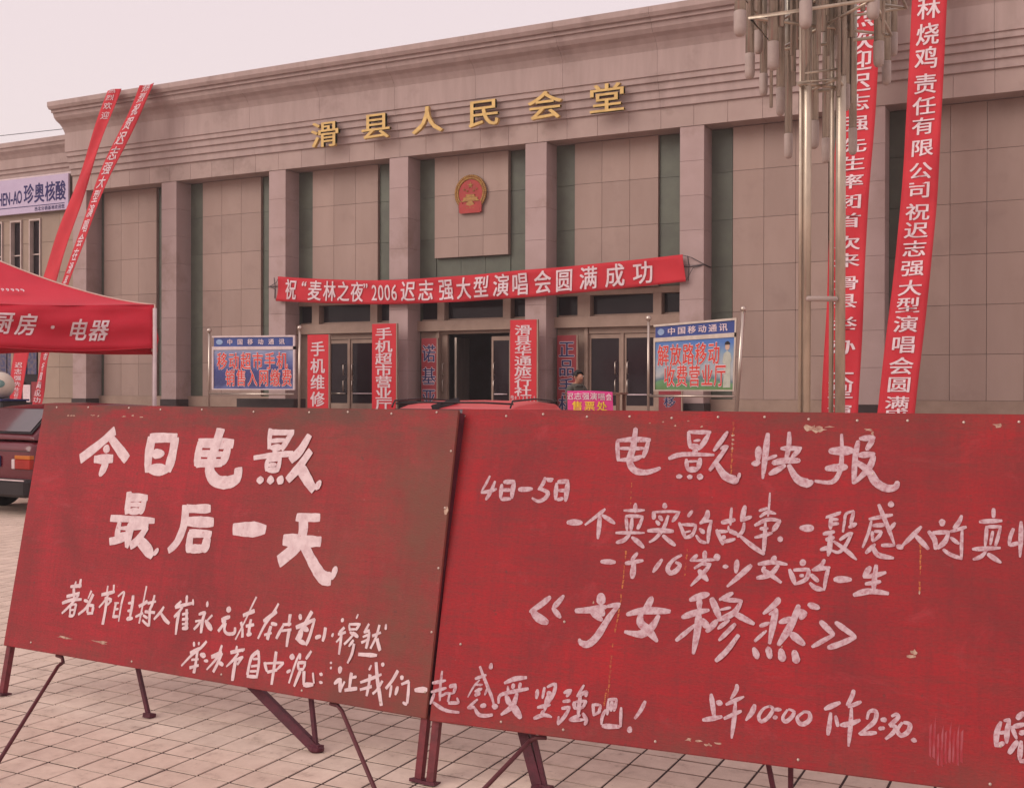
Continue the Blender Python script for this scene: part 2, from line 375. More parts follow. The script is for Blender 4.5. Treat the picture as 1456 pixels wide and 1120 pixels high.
def star(bm, cx, cz, r, rot=0):
    vv = [bm.verts.new((cx + (r if k % 2 == 0 else r * .4) * math.sin(rot + k * math.pi / 5), -.065, cz + (r if k % 2 == 0 else r * .4) * math.cos(rot + k * math.pi / 5))) for k in range(10)]
    c0 = bm.verts.new((cx, -.075, cz))
    for k in range(10): bm.faces.new((c0, vv[k], vv[(k + 1) % 10]))
star(bm, 0, .22, .095)
for q in ((-.19, .12), (-.10, .075), (.10, .075), (.19, .12)): star(bm, q[0], q[1], .042)
fin('stars', bm, egold, emb)
bm = bm_new()
pbox(bm, -.22, .22, -.07, -.045, -.17, -.10); pbox(bm, -.15, .15, -.075, -.045, -.095, -.075); pbox(bm, -.12, .12, -.07, -.045, -.075, -.04); pbox(bm, -.135, .135, -.078, -.045, -.04, -.022)
pbox(bm, -.26, .26, -.075, -.045, -.205, -.175)
fin('gate_tower', bm, egold, emb)
bm = bm_new(); disc(bm, 0, -.33, .13, -.085, -.03, 20); fin('cog', bm, egold, emb)
bm = bm_new()
for a, b in (((-.34, -.30), (-.02, -.40)), ((.34, -.30), (.02, -.40)), ((-.30, -.46), (.30, -.46))): bar(bm, (a[0], -.06, a[1]), (b[0], -.06, b[1]), .13, .05)
pbox(bm, -.34, -.24, -.08, -.03, -.50, -.22); pbox(bm, .24, .34, -.08, -.03, -.50, -.22)
fin('ribbon', bm, mat('emblem_red', (0, 0, 0)), emb)

# raised forecourt with steps
pl = thing('entrance_platform', 'raised stone platform with broad steps before the hall doors', 'platform', (-13, 22, 0))
box('platform_top', -29.5, 3.0, 20.0, 27.2, 0, .897, plat_m, pl)
for k in range(5): box('step', -29.5, 3.0, 18.5 + .3 * k, 20.0, 0.0, .15 + .15 * k - .002 * k, plat_m, pl)
settle(pl)

# ------------------------------------------------------------------ left wing
wing = thing('side_wing', 'lower pale stone side wing with slot windows and shop front below', 'building', (-40, 27, 0))
WXR = -30.05
bm = bm_new(); pbox(bm, -58, XL - .02, 27.3, 42, 0, 9.0); pbox(bm, -58, -34.9, 27.0, 27.298, 3.3, 8.8); pbox(bm, -31.5, XL - .02, 27.02, 27.298, 0, 8.8)
fin('wall', bm, wing_m, wing)
# slot windows and wall blocks between them
wx = -31.5
xs = [-31.5, -32.05, -32.43, -33.0, -33.40, -33.97, -34.37, -34.9]
for k in range(4):
    xb, xa = (-31.50, -32.05) if k == 0 else ((-32.43, -32.99) if k == 1 else ((-33.39, -33.95) if k == 2 else (-34.35, -34.9)))
    f = thing('slot_window', None, None); f.parent = wing
    for q in ((xa, xa + .045, 3.3, 7.32), (xb - .045, xb, 3.3, 7.32), (xa + .045, xb - .045, 7.26, 7.32)): box('frame', q[0], q[1], 26.94, 27.1, q[2], q[3], wframe_m, f)
    box('pane', xa + .045, xb - .045, 27.12, 27.14, 3.3, 7.26, glass_m, f); box('transom', xa + .045, xb - .045, 27.06, 27.11, 6.1, 6.14, wframe_m, f)
    xn = (-31.5, -32.43, -33.39, -34.35)[k]; xp = (-31.5, -32.05, -32.99, -33.95)[k]
    if k:
        for z0, z1 in ((3.3, 4.4), (4.4, 5.45), (5.45, 6.5), (6.5, 7.33)): box('wall_block', xn + .004, xp - .004, 27.0, 27.298, z0 + .006, z1 - .006, wing_m, wing)
for z0, z1 in ((1.2, 2.25), (2.25, 3.3), (3.3, 4.4), (4.4, 5.45), (5.45, 6.5), (6.5, 7.45)):
    box('wall_block', -31.49, -30.62, 26.99, 27.02, z0 + .006, z1 - .006, wing_m, wing); box('wall_block', -30.61, XL - .03, 26.99, 27.02, z0 + .006, z1 - .006, wing_m, wing)
box('wall_band', -34.9, -31.5, 27.0, 27.298, 7.331, 8.8, wing_m, wing)
wp = [(.0, .0), (.06, .02), (.06, .14), (.12, .16), (.12, .28), (.18, .30), (.2, .62), (.3, .75), (.42, .85), (.45, .95), (.5, .96), (.5, 1.12), (-.4, 1.13)]
bm = bm_new(); A = []; B = []
for o, z in wp: A.append(bm.verts.new((-58, 26.98 - o, 8.78 + z))); B.append(bm.verts.new((XL - .8, 26.98 - o, 8.78 + z)))
for k in range(len(wp) - 1): bm.faces.new((A[k], B[k], B[k + 1], A[k + 1]))
bm.faces.new(B); bm.faces.new(A[::-1]); fin('cornice', bm, cor_m, wing)
box('white_trim', -58, XL - .9, 26.86, 26.97, 8.70, 8.775, pwhite_m, wing)
# shop front
box('shop_glass', -58, -31.52, 27.2, 27.24, .3, 3.28, glass_m, wing)
for q in (-31.75, -33.1, -34.5): box('shop_mullion', q, q + .12, 27.08, 27.19, .3, 3.28, frame_m, wing)
random.seed(3)
for k in range(5):
    x0 = -34.3 + k * .5; box('window_poster', x0, x0 + .44, 27.10, 27.13, 1.95 + random.random() * .1, 2.75, mat('faded_blue_poster', (.075, .075, .15), (.16, .12, .14), 9, detail=2, lo=.45, hi=.55) if k != 3 else navy_m, wing)
for k in range(3): x0 = -32.95 + k * .42; box('window_poster', x0, x0 + .36, 27.10, 27.13, 1.05, 1.75 - .1 * (k % 2), sign_dred if k != 1 else white_m, wing)
settle(wing)
# lilac sign board on the wing
sb = thing('sign_board', 'lilac sign board with dark blue lettering on the side wing', 'sign', (-33, 26.8, 8.1))
box('board', -38.5, -29.98, 26.78, 26.86, 7.50, 8.70, lil_m, sb, .01)
f0 = plane_f((0, 26.775, 0), (1, 0, 0), (0, 0, 1))
its = [('Z', -33.47, 8.06, .30, .62), ('H', -33.27, 8.06, .30, .62), ('E', -33.07, 8.06, .34, .62), ('N', -32.88, 8.07, .30, .62), ('-', -32.69, 8.08, .4, .6), ('A', -32.52, 8.08, .30, .62), ('O', -32.31, 8.09, .30, .62)]
its += [(c, xx, 8.15, .50, .70) for c, xx in zip('珍奥核酸', (-31.86, -31.35, -30.83, -30.34))]
word(its, f0, 'lettering', blueink_m, sb, .02)
box('underline', -33.3, -30.15, 26.77, 26.778, 7.715, 7.735, blueink_m, sb)
word([(c, -31.5 + .16 * k, 7.61, .15, .15) for k, c in enumerate('西北分销基地欢迎您')], f0, 'small_lettering', blueink_m, sb, .01)
settle(sb)

# ------------------------------------------------------------------ cloth banners
def catm(P, t):
    n = len(P) - 1; s = min(max(t, 0), 1) * n if n else 0; i = min(int(s), n - 1); u = s - i
    p0 = P[max(i - 1, 0)]; p1 = P[i]; p2 = P[i + 1]; p3 = P[min(i + 2, n)]
    return 0.5 * ((2 * p1) + (p2 - p0) * u + (2 * p0 - 5 * p1 + 4 * p2 - p3) * u * u + (3 * p1 - p0 - 3 * p2 + p3) * u ** 3)
def cloth(name, rows, label, parent_m=cloth_m, nt=60, ns=8, wav=.02, freq=9, horizontal=False, seed=0, cat='banner', group=None):
    """rows: (edge A point, edge B point) along the banner; returns thing and surface function g(s across, t along, off)"""
    Lp = [Vector(r[0]) for r in rows]; Rp = [Vector(r[1]) for r in rows]
    def surf(s, t, off=0.0):
        a = catm(Lp, t); b = catm(Rp, t); p = a.lerp(b, s)
        wv = wav * math.sin(freq * t * 2 + seed + 2.0 * s) * math.sin(3.1 * s + .4) + wav * .5 * math.sin(freq * 2.7 * t + 5 * s + seed * 2)
        return p + Vector((0, wv - off, 0))
    o = thing(name, label, cat, tuple(surf(.5, 1)), group)
    bm = bm_new(); F = []; K = []
    for j in range(nt + 1):
        F.append([bm.verts.new(surf(i / ns, j / nt)) for i in range(ns + 1)]); K.append([bm.verts.new(surf(i / ns, j / nt, -.006)) for i in range(ns + 1)])
    for j in range(nt):
        for i in range(ns):
            bm.faces.new((F[j][i], F[j + 1][i], F[j + 1][i + 1], F[j][i + 1])); bm.faces.new((K[j][i], K[j][i + 1], K[j + 1][i + 1], K[j + 1][i]))
        bm.faces.new((F[j][0], K[j][0], K[j + 1][0], F[j + 1][0])); bm.faces.new((F[j][ns], F[j + 1][ns], K[j + 1][ns], K[j][ns]))
    fin('cloth', bm, parent_m, o, smooth=True)
    return o, surf
def vtext(surf, chars, ts, hw, ht, length, m, pr, bold=.014, off=.016):
    """characters down a vertical banner: hw width as a share of the banner, ht height as a share of its length"""
    bm = bm_new()
    for ch, t in zip(chars, ts):
        vs_, fs, _ = glyph(ch, bold)
        nv = [bm.verts.new(surf(.5 + v.x * hw, t - v.y * ht, off + v.z)) for v in vs_]
        for q in fs:
            try: bm.faces.new([nv[k] for k in q])
            except ValueError: pass
    return fin('lettering', bm, m, pr)
# A: second banner from the right, partly behind the lamp
A_, sA = cloth('hanging_banner', [((-4.50, 24.9, 10.3), (-3.66, 24.9, 10.3)), ((-4.50, 24.45, 7.6), (-3.71, 24.45, 7.6)), ((-4.55, 24.0, 5.3), (-3.80, 24.0, 5.3)), ((-4.56, 23.6, 3.2), (-3.82, 23.6, 3.2)), ((-4.58, 23.2, 1.0), (-3.85, 23.2, 1.0))],
               'long red vertical banner running behind the steel lamp cluster', seed=1, wav=.04)
tA = [.016, .056, .099, .138, .18, .222, .27, .323, .369, .416, .468, .517, .576, .622, .683, .73, .789, .834, .898, .935, .988]
k_ = lambda t, top, z0, z1: (10.3 - (z0 + (z1 - z0) * t)) / (10.3 - 1.0)
vtext(sA, '热烈欢迎迟志强先生率团首次来滑县举办大型演', [k_(t, 10.3, 9.92, 1.12) for t in tA], .72, .0375, 1, white_m, A_)
settle(A_)
B_, sB = cloth('hanging_banner', [((-3.04, 24.9, 10.3), (-2.34, 24.9, 10.3)), ((-3.10, 24.5, 7.6), (-2.41, 24.5, 7.6)), ((-3.18, 24.1, 5.2), (-2.48, 24.1, 5.2)), ((-3.33, 23.6, 3.0), (-2.62, 23.6, 3.0)), ((-3.49, 23.2, 1.0), (-2.78, 23.2, 1.0))],
               'long red vertical banner hanging clear, rightmost of all the banners', seed=2, wav=.04)
tB = [-.005, .033, .082, .126, .176, .224, .27, .322, .378, .424, .478, .523, .569, .618, .669, .714, .762, .811, .861, .907, .959, .998]
vtext(sB, '麦林烧鸡责任有限公司祝迟志强大型演唱会圆满成', [k_(t, 10.3, 9.70, 1.12) for t in tB], .68, .0400, 1, white_m, B_)
settle(B_)
C_, sC = cloth('slanting_banner', [((-26.22, 24.9, 10.55), (-25.66, 24.9, 10.55)), ((-26.90, 24.4, 7.92), (-26.42, 24.4, 7.92)), ((-27.21, 23.4, 4.92), (-26.57, 23.4, 4.92)), ((-27.36, 22.5, 2.58), (-26.72, 22.5, 2.58)), ((-26.95, 22.0, 1.0), (-26.5, 22.0, 1.0))],
               'plain-looking red banner slanting from roof corner to behind the red tent', wav=.05, seed=4, group=None)
vtext(sC, '热烈欢迎迟志强先生莅临滑县', [.01 + .028 * k for k in range(4)] + [.80 + .025 * k for k in range(9)], .5, .022, 1, white_m, C_, .01)
settle(C_)
D_, sD = cloth('slanting_banner', [((-24.90, 24.9, 10.55), (-24.30, 24.9, 10.55)), ((-26.03, 24.4, 7.85), (-25.55, 24.4, 7.85)), ((-26.34, 23.4, 4.85), (-26.04, 23.4, 4.85)), ((-26.24, 22.5, 2.57), (-25.9, 22.5, 2.57)), ((-25.99, 22.0, 1.0), (-25.67, 22.0, 1.0))],
               'twisted red banner crowded with white writing, slanting beside the roof corner', wav=.05, seed=6)
vtext(sD, '热烈祝贺迟志强大型演唱会在滑县人民会堂隆重举行圆满成功', [.015 + .036 * k for k in range(27)], .62, .034, 1, white_m, D_, .014)
settle(D_)
# horizontal banner tied between two columns
E_, sE = cloth('horizontal_banner', [((-20.58, 25.85, 4.06), (-20.48, 25.85, 4.76)), ((-18.7, 25.82, 3.93), (-18.65, 25.82, 4.60)), ((-16.78, 25.80, 3.84), (-16.78, 25.8, 4.50)), ((-14.7, 25.78, 3.83), (-14.7, 25.78, 4.51)), ((-12.61, 25.8, 3.88), (-12.61, 25.8, 4.58)), ((-10.4, 25.83, 3.98), (-10.4, 25.83, 4.66)), ((-8.30, 25.86, 4.12), (-8.38, 25.86, 4.77))],
               'wide red banner with white writing tied between columns above the doors', nt=120, ns=8, wav=.035, freq=14)
hx = [-19.83, -19.36, -18.97, -18.46, -17.96, -17.47, -17.17, -16.85, -16.62, -16.39, -16.16, -15.73, -15.2, -14.61, -14.07, -13.55, -12.99, -12.48, -11.89, -11.35, -10.74, -10.1, -9.48]
bm = bm_new()
for ch, xx in zip('祝“麦林之夜”2006迟志强大型演唱会圆满成功', hx):
    vs_, fs, _ = glyph(ch, .008 if ch in '2006' else .016); num = ch in '2006“”'
    sw, sh = (.42, .62) if ch in '2006' else ((.4, .5) if ch in '“”' else (.46, .60))
    nv = [bm.verts.new(sE(.5 + v.y * sh / .68 + (.12 if ch in '“”' else 0), (xx + v.x * sw + 20.53) / 12.19, .024 + v.z)) for v in vs_]
    for q in fs:
        try: bm.faces.new([nv[k] for k in q])
        except ValueError: pass
fin('lettering', bm, white_m, E_)
for q in (((-20.48, 25.86, 4.74), (-20.62, 25.93, 4.6), (-20.9, 25.975, 4.5)), ((-20.58, 25.86, 4.08), (-20.65, 25.93, 4.4), (-20.9, 25.975, 4.5)), ((-8.38, 25.86, 4.75), (-8.2, 25.96, 4.7), (-7.88, 25.98, 4.52)), ((-8.3, 25.86, 4.14), (-8.15, 25.96, 4.45), (-7.88, 25.98, 4.52))):
    tubo('tie_rope', q, .009, cable_m, E_, 5)
settle(E_)
for xx in (CL[2], CL[5]):
    r_ = thing('rope_loop', 'rope knotted round column at the %s end of the wide red banner' % ('left' if xx < -15 else 'right'), 'rope', (xx + .3, 26, 4.5), 'ropes tied round columns')
    tubo('loop', [(xx - .02, 25.98, 4.50), (xx + .3, 25.975, 4.49), (xx + CW + .02, 25.98, 4.52), (xx + CW + .02, 26.5, 4.5)], .014, cable_m, r_, 6)
    tubo('tail', [(xx + .2, 25.985, 4.75), (xx + .24, 25.98, 4.5), (xx + .22, 25.985, 4.15)], .009, cable_m, r_, 5); settle(r_)

# ------------------------------------------------------------------ upright shop signs
def vsign(x0, x1, y, z1, text, label, m=sign_red, lm=white_m, tz=None, sw=None, sh=None, outline=None, extra=None):
    o = thing('upright_sign', label, 'sign', ((x0 + x1) / 2, y, .9))
    box('board', x0, x1, y, y + .05, .9, z1, m, o, .006)
    box('edge_trim', x1 + .002, x1 + .035, y + .002, y + .07, .9, z1, frame_m, o)
    f = plane_f((0, y - .004, 0), (1, 0, 0), (0, 0, 1)); f2 = plane_f((0, y - .008, 0), (1, 0, 0), (0, 0, 1))
    W = (x1 - x0); sw = sw or W * .62; cx = (x0 + x1) / 2
    it = [(c, cx, z, sw, sh) for c, z in zip(text, tz)]
    if outline: word(it, f, 'letter_outline', outline, o, .035)
    word(it, f2, 'lettering', lm, o, .018)
    if extra: extra(o, f2)
    settle(o); return o
vsign(-19.19, -18.47, 25.5, 3.04, '手机维修', 'short red upright sign with four white characters, left of the first doors', tz=(2.64, 2.17, 1.71, 1.24), sh=.44, sw=.50)
vsign(-17.03, -16.26, 25.5, 3.29, '手机超市营业厅', 'tall red upright sign with seven white characters, right of the first doors', tz=(3.02, 2.68, 2.35, 2.03, 1.72, 1.41, 1.10), sh=.34, sw=.56)
def nums(o, f):
    word([(c, -12.66 + .105 * (k % 6), 1.32 - .11 * (k // 6), .10, .11) for k, c in enumerate('813815' '528358')], f, 'telephone_number', white_m, o, .01)
    word([('电', -12.76, 1.33, .1, .11), ('话', -12.76, 1.22, .1, .11)], f, 'small_lettering', white_m, o, .01)
vsign(-12.83, -12.08, 25.5, 3.29, '滑县华通旅行社', 'tall red upright sign with small telephone numbers at its foot', tz=(3.03, 2.77, 2.51, 2.25, 1.99, 1.73, 1.48), sh=.27, sw=.50, extra=nums)
vsign(-15.98, -15.50, 26.35, 2.92, '诺基亚', 'dark red sign with navy characters recessed beside the open centre doorway', sign_dred, navy_m, (2.5, 1.88, 1.30), .44, .50, outline=white_m)
vsign(-11.90, -11.36, 26.35, 2.92, '正品手机', 'dark red sign with navy characters recessed behind the seated person', sign_dred, navy_m, (2.56, 2.08, 1.60, 1.15), .46, .46, outline=white_m)
vsign(-8.92, -8.36, 25.7, 1.50, '移', 'low dark red sign partly hidden below the right billboard', sign_dred, navy_m, (1.25,), .3, .3, outline=white_m)

# ------------------------------------------------------------------ framed telecom billboards
def billboard(x0, x1, y, zt, label, l1, l2, tilt, field, n1, n2):
    o = thing('framed_billboard', label, 'billboard', ((x0 + x1) / 2, y, .9))
    zt0, zt1 = zt
    tubo('post', [(x0 - .12, y, .9), (x0 - .12, y, zt0 + .1)], .028, steel_m, o); tubo('post', [(x1 + .1 - tilt, y, .9), (x1 + .12, y, zt1 + .12)], .04 if tilt else .03, steel_m, o)
    for p in ((x0 - .12, y, zt0 + .14), (x1 + .12, y, zt1 + .17)):
        bm = bm_new(); sphere(bm, p, .06); fin('ball_finial', bm, steel_m, o, True)
    tubo('lower_rail', [(x0 - .12, y, 1.40), (x1 - .05, y, 1.40)], .025, steel_m, o)
    def P(s, t, off=0): return Vector((x0 + (x1 - x0) * s - tilt * .35 * (1 - t) * s, y - off, 1.50 + ((zt0 + (zt1 - zt0) * s) - 1.50) * t))
    def quad(n_, s0, s1, t0, t1, off, m, th=.02):
        bm = bm_new(); v = [bm.verts.new(P(s, t, off)) for s, t in ((s0, t0), (s1, t0), (s1, t1), (s0, t1))]; b_ = [bm.verts.new(q.co + Vector((0, th, 0))) for q in v]
        bm.faces.new(v); bm.faces.new(b_[::-1])
        for k in range(4): bm.faces.new((v[k], b_[k], b_[(k + 1) % 4], v[(k + 1) % 4]))
        return fin(n_, bm, m, o)
    quad('header_panel', .02, .98, .80, .97, .02, blue_m); quad('picture_panel', .02, .98, .02, .74, .02, field)
    for q in ((0, 1, .97, 1.0), (0, 1, .74, .80), (0, 1, 0, .02), (0, .02, .02, .74), (.98, 1, .02, .97)): quad('frame_bar', *q, .04, pwhite_m if not tilt else steel_m, .05)
    f = lambda u, v: P(u, v, .026); f2 = lambda u, v: P(u, v, .030)
    W = x1 - x0; H = zt0 - 1.5
    word([(c, .22 + .125 * k, .885, .16 / W * 1.1, .15 / H) for k, c in enumerate('中国移动通讯')], f, 'header_lettering', white_m, o, .02)
    bm = bm_new(); nn = 14
    vv = [bm.verts.new(P(.09 + .035 * math.cos(2 * math.pi * k / nn) * 1.2, .885 + .05 * math.sin(2 * math.pi * k / nn), .028)) for k in range(nn)]; bm.faces.new(vv); fin('header_emblem', bm, mat('pale_blue_print', (.3, .4, .6), None, 5), o)
    for txt, cy, s0, ds, sw_ in ((l1, .53, n1[0], n1[1], n1[2]), (l2, .22, n2[0], n2[1], n2[2])):
        it = [(c, s0 + ds * k, cy, sw_, .33) for k, c in enumerate(txt)]
        word(it, f, 'letter_outline', white_m, o, .040); word(it, f2, 'lettering', rlet_m, o, .012)
    return o, P
def picmat(name, stops, axis=2, z0=1.5, z1=2.5):
    m = bpy.data.materials.new(name); m.use_nodes = True; t = m.node_tree; bs = t.nodes['Principled BSDF']; bs.inputs['Roughness'].default_value = .4
    gpos = nd(t, 'ShaderNodeNewGeometry'); s = nd(t, 'ShaderNodeSeparateXYZ'); t.links.new(gpos.outputs['Position'], s.inputs[0])
    nn_ = nd(t, 'ShaderNodeTexNoise'); nn_.inputs['Scale'].default_value = 2.2; t.links.new(gpos.outputs['Position'], nn_.inputs[0])
    mr = nd(t, 'ShaderNodeMapRange'); mr.inputs[1].default_value = z0; mr.inputs[2].default_value = z1; t.links.new(s.outputs[axis], mr.inputs[0])
    ma = nd(t, 'ShaderNodeMath', operation='MULTIPLY_ADD'); ma.inputs[1].default_value = .5; ma.inputs[2].default_value = -.25
    t.links.new(nn_.outputs[0], ma.inputs[0]); ad = nd(t, 'ShaderNodeMath', operation='ADD'); t.links.new(ma.outputs[0], ad.inputs[0]); t.links.new(mr.outputs[0], ad.inputs[1])
    r = nd(t, 'ShaderNodeValToRGB'); e = r.color_ramp.elements
    e[0].position, e[0].color = stops[0][0], (*stops[0][1], 1); e[1].position, e[1].color = stops[-1][0], (*stops[-1][1], 1)
    for p_, c in stops[1:-1]: q = e.new(p_); q.color = (*c, 1)
    t.links.new(ad.outputs[0], r.inputs[0]); t.links.new(r.outputs[0], bs.inputs['Base Color']); return m
pmL = picmat('sea_print', [(0, (.10, .12, .30)), (.12, (.03, .03, .14)), (.5, (.03, .035, .18)), (.68, (.08, .10, .28)), (1, (.26, .28, .42))])
pmR = picmat('meadow_print', [(0, (.10, .20, .06)), (.14, (.12, .28, .12)), (.2, (.1, .16, .2)), (.32, (.42, .42, .42)), (.7, (.20, .30, .42)), (1, (.06, .16, .45))])
bl, PL = billboard(-19.06, -16.52, 21.5, (2.83, 2.80), 'upright framed billboard with red writing over a dark blue picture', '移动超市手机', '销售入网缴费', 0, pmL, (.125, .145, .132), (.225, .136, .122)); settle(bl)
br, PR = billboard(-7.56, -5.86, 21.5, (2.83, 2.93), 'leaning framed billboard with red writing over a meadow picture', '解放路移动', '收费营业厅', .12, pmR, (.12, .155, .145), (.20, .155, .145))
bm = bm_new()          # printed figure, flat on the picture
def flat(bm, pts, off): bm.faces.new([bm.verts.new(PR(s, t, off)) for s, t in pts])
flat(bm, [(.86, .05), (.95, .05), (.94, .40), (.955, .42), (.94, .52), (.90, .56), (.86, .52), (.845, .40), (.87, .38)], .024); fin('printed_figure', bm, mat('pale_dress_print', (.5, .5, .42), None, 9), br)
bm = bm_new(); vv = [(.90 + .028 * math.cos(a * math.pi / 6), .615 + .05 * math.sin(a * math.pi / 6)) for a in range(12)]; flat(bm, vv, .0245); fin('printed_face', bm, mat('skin_print', (.6, .4, .3), None, 9), br)
bm = bm_new(); vv = [(.90 + .034 * math.cos(a * math.pi / 6), .64 + .05 * math.sin(a * math.pi / 6)) for a in range(0, 7)]; flat(bm, vv, .0250); fin('printed_hair', bm, hair_m, br)
settle(br)

# dark plinth box between left billboard and first sign
pb = thing('black_stone_box', 'low black stone block beside the left billboard', 'block', (-18.6, 22.5, .9)); box('block', -19.0, -17.2, 22.3, 22.8, .9, 1.28, base_m, pb, .01); settle(pb)

# ------------------------------------------------------------------ painted film boards on iron stands
def board_mat(name, c1, c2, brown, brown_x0, brown_x1, seed, topdark=0.5):
    m = bpy.data.materials.new(name); m.use_nodes = True; t = m.node_tree; bs = t.nodes['Principled BSDF']
    bs.inputs['Roughness'].default_value = .62; bs.inputs['Specular IOR Level'].default_value = .25
    tc_ = nd(t, 'ShaderNodeTexCoord'); mp = nd(t, 'ShaderNodeMapping'); mp.inputs['Location'].default_value = (seed, seed * 2, seed); t.links.new(tc_.outputs['Object'], mp.inputs[0])
    def noise(scale, det=6, rough=.6, st=None, dist=0):
        n = nd(t, 'ShaderNodeTexNoise'); n.inputs['Scale'].default_value = scale; n.inputs['Detail'].default_value = det; n.inputs['Roughness'].default_value = rough; n.inputs['Distortion'].default_value = dist
        if st:
            q = nd(t, 'ShaderNodeMapping'); q.inputs['Scale'].default_value = st; t.links.new(mp.outputs[0], q.inputs[0]); t.links.new(q.outputs[0], n.inputs[0])
        else: t.links.new(mp.outputs[0], n.inputs[0])
        return n.outputs[0]
    def rng(src, a, b, c=0, d=1):
        r = nd(t, 'ShaderNodeMapRange'); r.inputs[1].default_value = a; r.inputs[2].default_value = b; r.inputs[3].default_value = c; r.inputs[4].default_value = d; t.links.new(src, r.inputs[0]); return r.outputs[0]
    def mth(op, a, b):
        n = nd(t, 'ShaderNodeMath', operation=op)
        for i, q in enumerate((a, b)):
            if isinstance(q, (int, float)): n.inputs[i].default_value = q
            else: t.links.new(q, n.inputs[i])
        return n.outputs[0]
    def mix(fac, a, b):
        n = nd(t, 'ShaderNodeMix', data_type='RGBA')
        for k, q in (('Factor', fac), ('A', a), ('B', b)):
            if isinstance(q, tuple): n.inputs[k].default_value = (*q, 1)
            elif isinstance(q, (int, float)): n.inputs[k].default_value = q
            else: t.links.new(q, n.inputs[k])
        return n.outputs['Result']
    s = nd(t, 'ShaderNodeSeparateXYZ'); t.links.new(tc_.outputs['Object'], s.inputs[0])
    base = mix(rng(noise(2.0, 8, .6, (1, 1, .8), .6), .38, .62), c2, c1)
    base = mix(mth('MULTIPLY', rng(noise(6, 7, .75, (1, 1, 9)), .44, .66), .50), base, (.17, .034, .030))                       # brush streaks along the board
    base = mix(mth('MULTIPLY', rng(noise(5, 7, .75, (8, 1, .5)), .46, .70), .42), base, (.15, .026, .030))
    base = mix(mth('MULTIPLY', rng(noise(75, 3, .6, (1, 1, 1.6)), .42, .62), .30), base, (.15, .018, .022))             # vertical drags
    pale = (c1[0] * 1.05 + .02, c1[1] + .045, c1[2] + .05)
    base = mix(mth('MULTIPLY', rng(noise(3.3, 9, .78, (1, 1, 1.5), 1.4), .56, .74), .42), base, pale)                    # chalky scuffs
    bx = rng(s.outputs[0], brown_x0, brown_x1); bn = mth('MULTIPLY', bx, rng(noise(2.6, 9, .74), .34, .62)); base = mix(mth('MULTIPLY', bn, .86), base, brown)
    top = rng(s.outputs[2], 1.0, 1.20); tn = mth('MULTIPLY', top, rng(noise(2.6, 8, .7, (1, 1, 3)), .40, .62)); base = mix(mth('MULTIPLY', tn, topdark), base, (.105, .055, .040))
    bot = rng(s.outputs[2], .13, 0.0); bt = mth('MULTIPLY', bot, rng(noise(4, 8, .7), .38, .62)); base = mix(mth('MULTIPLY', bt, .60), base, (.15, .055, .042))
    sp_ = rng(noise(34, 3, .6), .68, .73); base = mix(mth('MULTIPLY', sp_, .5), base, (.10, .04, .035))              # dark flecks
    sp2 = rng(noise(27, 4, .7, (1, 1, 1)), .72, .76); base = mix(mth('MULTIPLY', sp2, .4), base, (.5, .25, .24))
    t.links.new(base, bs.inputs['Base Color'])
    b = nd(t, 'ShaderNodeBump'); b.inputs['Strength'].default_value = .35; b.inputs['Distance'].default_value = .004
    t.links.new(mth('ADD', mth('MULTIPLY', noise(1.3, 2, .5), 6), noise(60, 4, .6, (1, 1, 3))), b.inputs['Height']); t.links.new(b.outputs[0], bs.inputs['Normal'])
    return m
paint_m = mat('white_poster_paint', (0.72, 0.56, 0.565), (0.60, 0.43, 0.44), 26, (1, 1, 1), rough=.7, coords='obj', lo=.36, hi=.60, detail=8, dirt=(.50, .20, .22), dirt_scale=60, dirt_lo=.60, dirt_hi=.72)
post_m = mat('post_iron', (0.20, 0.032, 0.040), (0.12, 0.026, 0.030), 18, rough=0.6, bump=0.3)
paint2_m = mat('thin_poster_paint', (0.56, 0.40, 0.43), (0.41, 0.20, 0.225), 55, (1, 1, 1), rough=.75, coords='obj', lo=.34, hi=.56, detail=8, dirt=(.40, .10, .12), dirt_scale=90, dirt_lo=.58, dirt_hi=.70)
